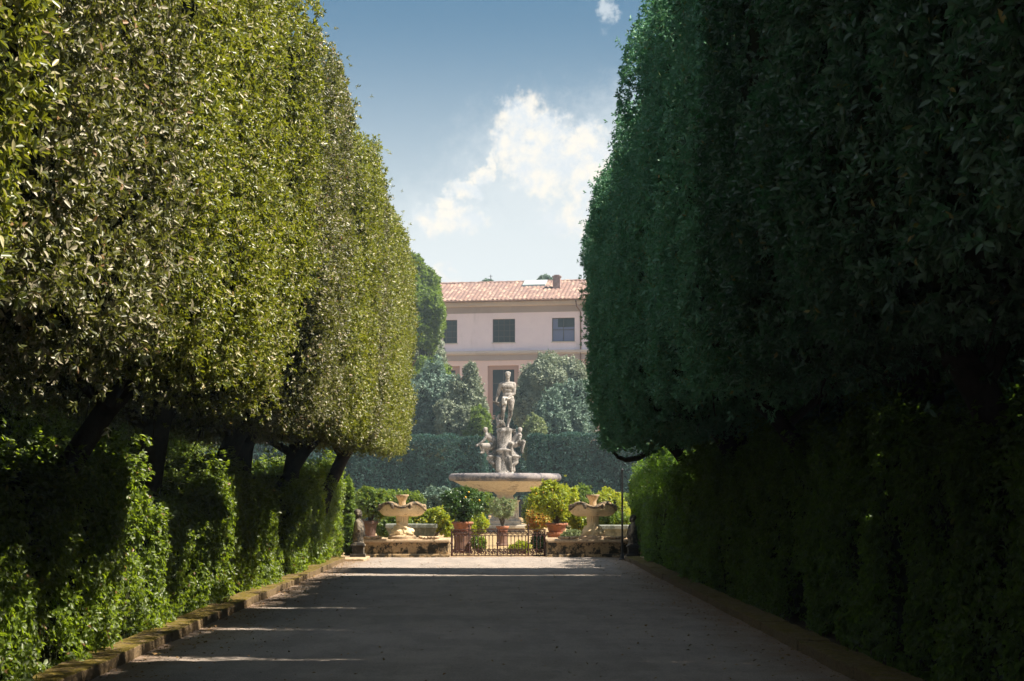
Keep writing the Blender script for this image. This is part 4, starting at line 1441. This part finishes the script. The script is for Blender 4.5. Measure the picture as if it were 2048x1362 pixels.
def shell_fountain(px, label, dolph):
    cx = gx(px)
    t = empty('shell_fountain', (cx, GD + 0.42, HT))
    tag(t, label, 'fountain', 'small shell fountains on the walls')
    q = GD / FPX / 6.19         # metre per pixel of the enlarged view

    def z(v): return (990 - v) * q
    bm = bmesh.new()
    lathe(bm, [(0.50, 0.0), (0.50, z(955)), (0.46, z(946)), (0.40, z(940))], 40)
    for v in bm.verts: v.co.y *= 0.72
    bm_link('foot', bm, M['coping'], t, smooth=False)
    # coiled dolphins under the stem
    bm = bmesh.new()
    for s in (-1, 1):
        ellipsoid(bm, (s * (0.15 if s < 0 else 0.20), -0.05 if s < 0 else 0.06, z(888)), 0.24, 0.24, 0.13)
        ellipsoid(bm, (s * 0.20, 0.02, z(862)), 0.13, 0.18, 0.13)
        for kk in range(4):
            capsule(bm, (s * (0.10 + 0.07 * kk), -0.24 + 0.02 * kk, z(905)), 0.035, (s * (0.04 + 0.05 * kk), -0.20 + 0.02 * kk, z(850)), 0.03, 8)
        capsule(bm, (s * 0.25, -0.16, z(915)), 0.08, (s * 0.40, -0.20, z(930)), 0.035)
        capsule(bm, (s * 0.10, -0.12, z(850)), 0.12, (s * 0.02, -0.10, z(780)), 0.10)
        capsule(bm, (s * 0.02, -0.10, z(790)), 0.09, (-s * 0.10, -0.02, z(730)), 0.07)
        capsule(bm, (-s * 0.10, -0.02, z(735)), 0.07, (-s * 0.12, 0.04, z(690)), 0.09)
    capsule(bm, (0, 0, z(930)), 0.28, (0, 0, z(820)), 0.20)
    capsule(bm, (0, 0, z(830)), 0.19, (0, 0, z(690)), 0.19)
    for k_ in range(9):
        a = math.pi * (k_ / 8.0) + math.pi
        capsule(bm, (0.19 * math.cos(a), 0.19 * math.sin(a), z(800)), 0.022, (0.205 * math.cos(a), 0.205 * math.sin(a), z(690)), 0.026, 8)
    if dolph: capsule(bm, (0.15, -0.2, z(850)), 0.05, (-0.12, -0.22, z(790)), 0.035)
    sculpt('dolphin_stem', bm, M['cream'], t, 0.016, 1)
    # scalloped bowl with drooping ends and scrolls in front
    R0 = 0.84

    def wave(r, zz, a):
        f = (r / R0) ** 2
        lobes = 1 - 0.12 * f * (0.5 + 0.5 * math.cos(4 * a + math.pi)) - 0.015 * f * abs(math.cos(12 * a))
        depth_ = 0.74 if abs(math.sin(a)) > 0 else 1
        up = 0.075 * f * math.cos(4 * a + math.pi) - 0.10 * f * max(0, abs(math.cos(a)) - 0.86) / 0.14
        return r * lobes * (1 - 0.22 * abs(math.sin(a)) ** 2), zz + up
    bm = bmesh.new()
    zr = z(565)
    lathe(bm, [(0.20, z(700)), (0.34, z(696)), (0.50, z(684)), (0.64, z(660)), (0.74, z(630)), (0.80, z(595)), (0.83, zr), (0.78, zr - 0.01), (0.6, z(620)), (0.3, z(650)), (0.08, z(655))], 72, fn=wave)
    bowl = bm_link('bowl', bm, M['cream'], t, smooth=True)
    bm = bmesh.new()
    pts = []
    for k_ in range(73):
        a = 2 * math.pi * k_ / 72
        r_, z_ = wave(0.83, zr + 0.005, a)
        pts.append((r_ * math.cos(a), r_ * math.sin(a), z_))
    tube(bm, pts, 0.052, 8, cap=False)
    for sx in (-1, 1):      # the scrolls
        for (ax_, ay_) in [(0.30, -0.60)]:
            capsule(bm, (sx * ax_, ay_, z(590)), 0.060, (sx * (ax_ + 0.03), ay_ - 0.02, z(566)), 0.066, 12)
        capsule(bm, (sx * 0.78, -0.05, z(575)), 0.07, (sx * 0.82, -0.02, z(625)), 0.045, 12)
        capsule(bm, (sx * 0.66, -0.22, z(560)), 0.05, (sx * 0.80, -0.04, z(580)), 0.055, 12)
    bm_link('scroll_rim', bm, M['creamdark'], bowl, smooth=True)
    # small vase on top
    bm = bmesh.new()
    lathe(bm, [(0.13, z(640)), (0.12, z(560)), (0.13, z(545)), (0.125, z(520)), (0.15, z(500)), (0.20, z(465)), (0.235, z(445)), (0.24, z(435)), (0.20, z(437)), (0.10, z(480))], 24)
    bm_link('vase', bm, M['coping'], t, smooth=True)
    return t


shell_fountain(803, 'small cream stone shell fountain on the wall left of the gate', True)
shell_fountain(1187, 'small cream stone shell fountain on the wall right of the gate, behind the black pole', False)


def shell(px, wpx, label, seed):
    cx = gx(px)
    t = bmesh.new()
    r_ = random.Random(seed)
    ww = wpx * gk / 2
    for k_ in range(9):
        a = math.pi + math.pi * (k_ + 0.5) / 9
        capsule(t, (0, 0, 0.05), 0.05, (math.cos(a) * ww * 0.95, math.sin(a) * 0.17, 0.075 + r_.uniform(-.015, .015)), 0.045, 8)
    ellipsoid(t, (0, -0.02, 0.045), ww * 0.9, 0.16, 0.05)
    o = sculpt('stone_shell', t, M['coping'], None, 0.014, 0, loc=(cx, GD + 0.24, HT - 0.005))
    return tag(o, label, 'carving', 'carved shells lying on the walls')


shell(742, 40, 'flat carved stone shell on the left wall, beside the herm', 1)
shell(857, 40, 'flat carved stone shell on the left wall, between fountain and gate', 2)
shell(1137, 40, 'flat carved stone shell on the right wall, near the gate', 3)
shell(1231, 44, 'flat carved stone shell on the right wall, behind the black pole', 4)

# ------------------------------------------------------------------ wrought iron gate
gate = empty('iron_gate', (gx(996), GD + 0.30, 0))
tag(gate, 'low rusty wrought iron gate with scrollwork between the two stone walls', 'gate')
g0, g1 = gx(901) - gx(996), gx(1092) - gx(996)
GH = gz(1059)
posts = [gx(p_) - gx(996) for p_ in (938, 995, 1057)]
bm = bmesh.new()
box(bm, g0, g1, -0.025, 0.025, GH - 0.035, GH, 0.005)
box(bm, g0, g1, -0.018, 0.018, GH - 0.225, GH - 0.20)
box(bm, g0, g1, -0.018, 0.018, 0.26, 0.285)
box(bm, g0, g1, -0.02, 0.02, 0.035, 0.07)
bm_link('rail', bm, M['iron'], gate)
for x_ in [g0 + 0.03, *posts, g1 - 0.03]:
    bm = bmesh.new()
    tube(bm, [(x_, 0, 0), (x_, 0, GH + 0.01)], 0.028, 8)
    ellipsoid(bm, (x_, 0, GH * 0.5), 0.05, 0.05, 0.05)
    if x_ in (posts[0], posts[2]):
        tube(bm, [(x_, 0, GH), (x_, 0, GH + 0.12), (x_, 0, GH + 0.24)], [0.022, 0.03, 0.004], 8)
    bm_link('post', bm, M['iron'], gate)
nb = 26
xs = [g0 + (g1 - g0) * (q + 0.5) / nb for q in range(nb)]
for x_ in xs:
    if min(abs(x_ - p_) for p_ in posts) < 0.05: continue
    bm = bmesh.new()
    tube(bm, [(x_, 0, 0.05), (x_, 0, GH - 0.26)], 0.016, 6)
    tube(bm, [(x_, 0, GH - 0.27), (x_, 0, GH - 0.24), (x_, 0, GH - 0.20)], [0.012, 0.032, 0.003], 6)
    bm_link('bar', bm, M['iron'], gate)
ends = [g0 + 0.05, *posts, g1 - 0.05]


def ring(bm, cx, cz, r, turns=1.0, a0=0.0, grow=0.0):
    pts = []
    nseg = int(16 * turns)
    for q in range(nseg + 1):
        a = a0 + 2 * math.pi * turns * q / nseg
        rr = r * (1 - grow * q / nseg)
        pts.append((cx + rr * math.cos(a), 0, cz + rr * math.sin(a)))
    tube(bm, pts, 0.014, 5)


for a, b in zip(ends[:-1], ends[1:]):
    bm = bmesh.new()
    n_ = max(3, round((b - a) / 0.19))
    for q in range(n_):
        c_ = a + (b - a) * (q + 0.5) / n_
        ring(bm, c_ - 0.04, GH - 0.12, 0.065, 1.4, 0.5, 0.75)
        ring(bm, c_ + 0.05, GH - 0.12, 0.060, 1.4, 3.6, 0.75)
        tube(bm, [(c_ - 0.09, 0, GH - 0.2), (c_, 0, GH - 0.06), (c_ + 0.09, 0, GH - 0.2)], 0.009, 5)
    bm_link('top_scrolls', bm, M['iron'], gate)
    bm = bmesh.new()
    for q in range(n_):
        c_ = a + (b - a) * (q + 0.5) / n_
        ring(bm, c_ - 0.045, 0.165, 0.085, 1.4, 0.5, 0.75)
        ring(bm, c_ + 0.05, 0.165, 0.08, 1.4, 3.6, 0.75)
        ring(bm, c_, 0.25, 0.05, 1.0)
    bm_link('bottom_scrolls', bm, M['iron'], gate)
bm = bmesh.new()
box(bm, g0 - 0.1, g1 + 0.1, -0.25, 0.3, -0.02, 0.03, 0.008)
bm_link('threshold', bm, M['coping'], gate)


# ------------------------------------------------------------------ herms, pole, step
def herm(cx, D, label, H, flip):
    t = empty('garden_herm', (cx, D, 0.09))
    tag(t, label, 'statue', 'stone herms at the end of the hedges')
    s = H / 1.62
    bm = bmesh.new()
    box(bm, -0.26 * s, 0.26 * s, -0.26 * s, 0.26 * s, 0, 0.10 * s, 0.012)
    box(bm, -0.20 * s, 0.20 * s, -0.20 * s, 0.20 * s, 0.10 * s, 0.36 * s, 0.015)
    box(bm, -0.245 * s, 0.245 * s, -0.245 * s, 0.245 * s, 0.36 * s, 0.43 * s, 0.02)
    lathe(bm, [(0.21 * s, 0.43 * s), (0.23 * s, 0.46 * s), (0.19 * s, 0.50 * s), (0.17 * s, 0.53 * s)], 24)
    bm_link('pedestal', bm, M['hermstone'], t)
    bm = bmesh.new()
    f = flip
    ellipsoid(bm, (0.03 * f * s, 0, 1.48 * s), 0.105 * s, 0.125 * s, 0.14 * s)
    ellipsoid(bm, (-0.02 * f * s, 0.02, 1.52 * s), 0.125 * s, 0.13 * s, 0.115 * s)
    ellipsoid(bm, (0.13 * f * s, 0, 1.46 * s), 0.028 * s, 0.025 * s, 0.035 * s)      # nose
    ellipsoid(bm, (0.10 * f * s, 0, 1.38 * s), 0.045 * s, 0.06 * s, 0.04 * s)        # chin
    for yy in (-1, 1):
        ellipsoid(bm, (0.0, yy * 0.125 * s, 1.46 * s), 0.025 * s, 0.02 * s, 0.04 * s)
        capsule(bm, (0, yy * 0.14 * s, 1.18 * s), 0.105 * s, (0.02 * f * s, yy * 0.19 * s, 0.95 * s), 0.075 * s)
        capsule(bm, (0.02 * f * s, yy * 0.19 * s, 0.95 * s), 0.075 * s, (0.14 * f * s, yy * 0.08 * s, 0.78 * s), 0.055 * s)
        ellipsoid(bm, (0.19 * f * s, yy * 0.03 * s, 0.76 * s), 0.06 * s, 0.06 * s, 0.07 * s)
    capsule(bm, (0, 0, 1.38 * s), 0.075 * s, (0, 0, 1.22 * s), 0.085 * s)
    capsule(bm, (0.03 * f * s, 0, 1.12 * s), 0.17 * s, (0.04 * f * s, 0, 0.90 * s), 0.205 * s)
    capsule(bm, (0.04 * f * s, 0, 0.88 * s), 0.205 * s, (0.0, 0, 0.68 * s), 0.19 * s)
    capsule(bm, (0, 0, 0.68 * s), 0.19 * s, (0, 0, 0.56 * s), 0.17 * s)
    for k_ in range(7):
        a = k_ * 0.9
        capsule(bm, (0.14 * math.cos(a) * s, 0.14 * math.sin(a) * s, 0.74 * s), 0.03 * s, (0.16 * math.cos(a + .3) * s, 0.16 * math.sin(a + .3) * s, 0.53 * s), 0.035 * s, 8)
    sculpt('bust', bm, M['hermstone'], t, 0.016, 2)
    return t


herm(at(716, 0, 58.2).x, 58.2, 'dark stone bust on a moulded pedestal at the end of the left hedge', 1.62, 1)
herm(at(1266, 0, 58.6).x, 58.6, 'dark stone bust on a pedestal in the shade of the right hedge', 1.42, -1)
bm = bmesh.new()
box(bm, at(664, 0, 57).x, at(731, 0, 57).x, 56.35, 59.0, -0.05, 0.092, 0.02)
tag(bm_link('stone_slab', bm, M['coping']), 'flat stone slab under the left bust at the end of the mossy kerb', 'slab')
bm = bmesh.new()
box(bm, at(1250, 0, 58).x, at(1300, 0, 58).x, 57.3, 59.2, -0.05, 0.088, 0.02)
tag(bm_link('stone_slab', bm, M['coping']), 'flat stone slab under the shaded right bust', 'slab')
pp = at(1244.5, 985, 57.8)
pole = empty('iron_pole', (pp.x, 57.8, 0))
tag(pole, 'tall thin black iron pole standing in front of the right wall', 'pole')
bm = bmesh.new()
zt_ = at(0, 937, 57.8).z
tube(bm, [(0, 0, 0.0), (0, 0, 0.5), (0, 0, zt_ - 0.1)], [0.045, 0.036, 0.03], 10)
tube(bm, [(0, 0, zt_ - 0.1), (0, 0, zt_ - 0.05), (0, 0, zt_ + 0.02)], [0.03, 0.045, 0.008], 10)
bm_link('shaft', bm, M['black'], pole)
bm = bmesh.new()
lathe(bm, [(0.11, 0.0), (0.11, 0.04), (0.07, 0.07), (0.06, 0.16), (0.05, 0.18)], 12)
bm_link('foot', bm, M['black'], pole)
bm = bmesh.new()
tube(bm, [(0, 0, zt_ - 0.12), (-0.05, 0, zt_ - 0.14), (-0.06, 0, zt_ - 0.65), (0, 0, zt_ - 0.67)], 0.012, 6)
bm_link('hook', bm, M['black'], pole)

# ------------------------------------------------------------------ stone troughs behind the walls
def trough(x0px, x1px, ytop, D, label):
    a, b = at(x0px, 0, D).x, at(x1px, 0, D).x
    h = at(0, ytop, D).z
    cx = (a + b) / 2
    t = empty('stone_trough', (cx, D, 0))
    tag(t, label, 'trough', 'grey stone troughs behind the walls')
    w_ = (b - a) / 2
    bm = bmesh.new()
    # concave-sided coffer
    secs = [(0.80, 0.0), (0.84, 0.12), (0.80, 0.2), (0.82, 0.55), (0.90, 0.8), (0.97, 0.93)]
    vs = []
    for f_, zf in secs:
        vs.append([bm.verts.new((sx * w_ * f_, sy * 0.45 * f_, zf * (h - 0.1))) for sx, sy in ((-1, -1), (1, -1), (1, 1), (-1, 1))])
    for p_, q_ in zip(vs[:-1], vs[1:]):
        for k_ in range(4): bm.faces.new((p_[k_], p_[(k_ + 1) % 4], q_[(k_ + 1) % 4], q_[k_]))
    bm.faces.new(vs[-1])
    bm_link('coffer', bm, M['troughstone'], t)
    bm = bmesh.new()
    box(bm, -w_, w_, -0.48, 0.48, h - 0.17, h, 0.03)
    bm_link('rim', bm, M['troughstone'], t)


trough(772, 875, 1047.5, 65, 'long grey stone trough behind the left wall')
trough(1198, 1290, 1050, 65, 'long grey stone trough behind the right wall')


# ------------------------------------------------------------------ potted citrus and shrubs
def pot(name, D, px, ytop, wpx, hpx, mkey, label, stand=True, group='terracotta pots of citrus'):
    k_ = D / FPX
    p = at(px, ytop, D)
    h = hpx * k_
    r = wpx * k_ / 2
    zb_ = p.z - h
    t = empty(name, (p.x, D, zb_))
    tag(t, label, 'potted plant', group)
    bm = bmesh.new()
    lathe(bm, [(r * 0.66, 0), (r * 0.70, h * 0.1), (r * 0.86, h * 0.68), (r * 0.88, h * 0.76), (r * 1.0, h * 0.78), (r * 1.02, h * 0.86), (r * 0.98, h * 0.98), (r * 0.9, h), (r * 0.84, h * 0.97), (r * 0.82, h * 0.88)], 28)
    bm_link('pot', bm, M[mkey], t, smooth=False)
    bm = bmesh.new()
    lathe(bm, [(r * 0.81, h * 0.86), (r * 0.5, h * 0.895), (r * 0.05, h * 0.91)], 16)
    bm_link('earth', bm, M['soil'], t)
    return t, r, h, zb_


def stand_(px, D, ztop, r, label, mkey='terradark', name='plant_stand', flare=1.15):
    x_ = at(px, 0, D).x
    t = bmesh.new()
    lathe(t, [(r * flare, -0.02), (r * flare, 0.06), (r, 0.10), (r * 0.94, ztop * 0.5), (r, ztop - 0.12), (r * 1.12, ztop - 0.08), (r * 1.12, ztop), (r * 0.4, ztop)], 24)
    o = bm_link(name, t, M[mkey], None, loc=(x_, D, 0))
    return tag(o, label, 'pedestal', 'pedestals under the citrus pots')


def stems(bm, tips, z0=0.0, r=0.022, r_=None, spread=0.05):
    for e in tips:
        s = Vector((r_.uniform(-spread, spread), r_.uniform(-spread, spread), z0))
        e = Vector(e)
        m1 = s.lerp(e, 0.45) + Vector((r_.uniform(-.05, .05), r_.uniform(-.05, .05), 0.06))
        tube(bm, [s, m1, e], [r, r * 0.7, r * 0.3], 6)


def plant(t, base_z, D, blobs_px, nspr, L, mkey, seed, px0, core=0.45, fruits=0, W=0.5, k=5, stem_r=0.022, lump=0.5, fmat='orange'):
    k_ = D / FPX
    x0 = at(px0, 0, D).x
    r_ = random.Random(seed)
    bl = []
    for (cx, cy, rx, ry) in blobs_px:
        p = at(cx, cy, D)
        bl.append(((p.x - x0, r_.uniform(-.12, .12), p.z - base_z), (rx * k_, min(rx, ry) * k_, ry * k_)))
    me = blob_foliage('foliage', bl, int(nspr * 1.7), L * 0.9, L * W, seed, [M[mkey], M['core']], core=core, lump=lump, k=k, depth=0.30, sub=4)
    link('foliage', me, [], t)
    bm = bmesh.new()
    zlow = min(b[0][2] - b[1][2] for b in bl)
    z0 = t['stem_z'] if 'stem_z' in t.keys() else 0.0
    tips = [tuple(b[0]) for b in bl]
    for b in bl:
        for q in range(4):
            tips.append((b[0][0] + r_.uniform(-.7, .7) * b[1][0], b[0][1] + r_.uniform(-.5, .5) * b[1][1], b[0][2] + r_.uniform(-.2, .7) * b[1][2]))
    stems(bm, tips, z0, stem_r, r_)
    bm_link('stems', bm, M['twig'], t)
    if fruits:
        bmf = bmesh.new()
        ellipsoid(bmf, (0, 0, 0), 0.038, 0.038, 0.042)
        mf = bpy.data.meshes.new('fruit')
        bmf.to_mesh(mf)
        bmf.free()
        mf.materials.append(M[fmat])
        for q in range(fruits):
            b = r_.choice(bl)
            a, e = r_.uniform(math.pi * 1.05, math.pi * 1.95), r_.uniform(-.5, .8)
            f_ = r_.uniform(0.92, 1.05)
            o = link('fruit', mf, [], t)
            o.location = (b[0][0] + b[1][0] * f_ * math.cos(a) * math.cos(e), b[0][1] + b[1][1] * f_ * math.sin(a) * math.cos(e), b[0][2] + b[1][2] * f_ * math.sin(e))


def potted(px, D, ytop, wpx, hpx, mkey, label, blobs, nspr, leafkey, seed, fruits=0, L=0.10, st=None, smk='terradark', core=0.45, W=0.5, stem_r=0.022, k=5):
    t, r, h, zb_ = pot('potted_shrub' if leafkey == 'pale' else 'potted_citrus', D, px, ytop, wpx, hpx, mkey, label)
    t['stem_z'] = h * 0.88
    plant(t, zb_, D, blobs, nspr, L, leafkey, seed, px, core=core, fruits=fruits, W=W, stem_r=stem_r, k=k)
    del t['stem_z']
    if st: stand_(px, D, zb_, r * 0.80, st, smk)
    return t


potted(739, 66, 1041, 34, 30, 'terradark', 'green citrus in a worn pink pot beside the left bust', [(742, 1008, 30, 28), (735, 990, 20, 14), (760, 1015, 20, 22)], 1500, 'citrus', 601, 2,
       st='round pedestal under the citrus pot beside the left bust')
potted(925, 65, 1043, 44, 20, 'terra', 'dark green orange tree in a terracotta pot left of the gate centre', [(925, 1012, 36, 28), (905, 1000, 22, 18), (945, 1000, 20, 18), (925, 990, 22, 14)], 2200, 'citrusdark', 602, 8,
       st='wide dark pedestal under the orange tree pot, behind the left end of the gate')
potted(1113, 65, 1046, 46, 18, 'terra', 'large yellowing lemon tree in a terracotta pot right of the gate centre', [(1108, 1005, 42, 34), (1085, 995, 24, 22), (1130, 1000, 28, 24), (1105, 980, 24, 16)], 2600, 'lemon', 603, 10, core=0.0,
       st='round pink pedestal under the lemon tree pot', smk='terra')
potted(1005, 73, 1052, 26, 15, 'terra', 'pale wispy shrub in a small terracotta pot in front of the fountain pedestal', [(1005, 1017, 24, 18), (992, 1010, 14, 10), (1020, 1010, 14, 12)], 620, 'pale', 604, 0, L=0.11, W=0.25, core=0.0, stem_r=0.014,
       st='low pedestal under the small pot in front of the fountain')


def shrub(px, D, blobs, nspr, mkey, seed, label, L=0.11, core=0.5, fruits=0, W=0.5, name='citrus_shrub', cat='shrub'):
    t = empty(name, (at(px, 0, D).x, D, 0))
    tag(t, label, cat, 'shrubs in the island garden')
    plant(t, 0.0, D, blobs, nspr, L, mkey, seed, px, core=core, fruits=fruits, W=W, stem_r=0.03)
    return t


shrub(850, 68, [(848, 1040, 44, 22), (828, 1030, 22, 18), (872, 1036, 24, 20), (890, 1052, 14, 22)], 2600, 'lemon', 611, 'bright yellow green bush spilling over the trough right of the left shell fountain')
shrub(872, 84, [(872, 1008, 34, 26), (890, 995, 22, 20), (862, 990, 8, 16)], 2400, 'greyteal', 612, 'grey green bush rising behind the yellow bush, with one tall shoot')
shrub(805, 80, [(800, 1000, 40, 18), (770, 1005, 30, 24), (825, 1000, 24, 16)], 2200, 'citrus', 613, 'green bush directly behind the left shell fountain')
shrub(760, 84, [(745, 1005, 34, 22), (765, 1020, 30, 24)], 1500, 'bright', 614, 'light green bush behind the citrus pot by the left bust')
shrub(955, 86, [(955, 1015, 24, 28), (970, 1005, 16, 20), (948, 1040, 20, 18)], 1700, 'citrus', 615, 'green bush between the orange tree and the fountain pedestal')
shrub(945, 72, [(945, 1052, 26, 16), (960, 1045, 16, 14)], 1300, 'lemon', 616, 'small yellow bush at the foot of the fountain, left side')
shrub(1080, 70, [(1078, 1038, 20, 18), (1070, 1050, 16, 10)], 1100, 'flower', 617, 'small orange flowering bush right of the fountain pedestal')
shrub(1072, 88, [(1072, 1010, 22, 24), (1060, 1030, 14, 18)], 1300, 'citrus', 618, 'green bush behind the lemon tree on its left')
shrub(1160, 82, [(1158, 1000, 26, 24), (1140, 1010, 24, 24), (1165, 985, 14, 14)], 2000, 'bright', 619, 'light green bush left of the right shell fountain, behind the wall')
shrub(1165, 66, [(1165, 1050, 22, 24), (1150, 1035, 18, 16), (1178, 1040, 14, 14)], 1500, 'lemon', 620, 'yellow green bush beside the stem of the right shell fountain')
shrub(1215, 80, [(1215, 1005, 26, 22), (1213, 990, 12, 14), (1235, 1020, 22, 20)], 1900, 'lemon', 621, 'yellow green bush right of the right shell fountain', fruits=3)
shrub(1222, 67, [(1222, 1040, 22, 16), (1240, 1045, 20, 16)], 1200, 'citrus', 622, 'small leafy bush in front of the right trough')
shrub(1262, 84, [(1262, 1010, 24, 22), (1280, 1020, 24, 26)], 1500, 'bright', 623, 'light green bush between the black pole and the right bust')
shrub(1142, 63.0, [(1145, 1068, 14, 7), (1135, 1072, 12, 6)], 380, 'pale', 624, 'small pale trailing plant on the right wall beside the shell', core=0.0, L=0.07)
shrub(785, 67, [(790, 1048, 26, 20), (775, 1058, 20, 14)], 1100, 'bright', 625, 'leafy bush between the pink pot and the stem of the left shell fountain')
shrub(1043, 64, [(1045, 1096, 14, 10), (1030, 1100, 12, 8)], 420, 'lemon', 626, 'low yellow green plant seen through the gate bars', core=0.3)
shrub(960, 64.5, [(957, 1088, 12, 14)], 350, 'citrus', 627, 'low dark green plant seen through the gate, left part', core=0.3)
shrub(1075, 65, [(1077, 1085, 12, 16)], 400, 'citrusdark', 628, 'low dark plant behind the right end of the gate', core=0.3)


shrub(722, 88, [(722, 1010, 22, 24), (735, 990, 18, 14)], 1500, 'citrus', 629, 'green bush far left behind the bust and the clipped hedge')
shrub(905, 92, [(900, 1010, 24, 24), (880, 1030, 24, 18), (925, 1030, 22, 22)], 1700, 'citrusdark', 630, 'dark green bush behind the orange tree')
shrub(1195, 92, [(1190, 1010, 26, 20), (1175, 1030, 24, 20), (1215, 1030, 24, 22)], 1700, 'citrus', 631, 'green bush straight behind the stem of the right shell fountain')
shrub(1125, 92, [(1125, 1020, 24, 24), (1100, 1035, 22, 18), (1140, 1040, 18, 20)], 1600, 'citrus', 632, 'green bush behind the lemon tree on its right')
shrub(1245, 92, [(1246, 1010, 20, 22), (1250, 1035, 20, 18)], 1100, 'citrus', 633, 'green bush just left of the black pole, at the back')
shrub(697, 60.9, [(700, 1080, 12, 30), (696, 1030, 13, 34), (697, 985, 10, 30), (690, 1060, 14, 40)], 1500, 'bright', 634, 'leafy bush filling the gap between the left hedge and the bust', core=0.5)

# ------------------------------------------------------------------ haze over the whole avenue and garden
bm = bmesh.new()
box(bm, -75, 75, -12, 260, -1.2, 31)
m_ = bpy.data.materials.new('thin blue haze')
m_.use_nodes = True
nt = m_.node_tree
nt.nodes.clear()
pv = nt.nodes.new('ShaderNodeVolumePrincipled')
pv.inputs['Color'].default_value = (0.72, 0.90, 1.0, 1)
pv.inputs['Density'].default_value = HAZE
pv.inputs['Anisotropy'].default_value = 0.25
ou = nt.nodes.new('ShaderNodeOutputMaterial')
nt.links.new(pv.outputs[0], ou.inputs['Volume'])
hz_o = bm_link('haze', bm, m_)
tag(hz_o, 'thin bluish haze filling the garden', 'haze', kind='stuff')
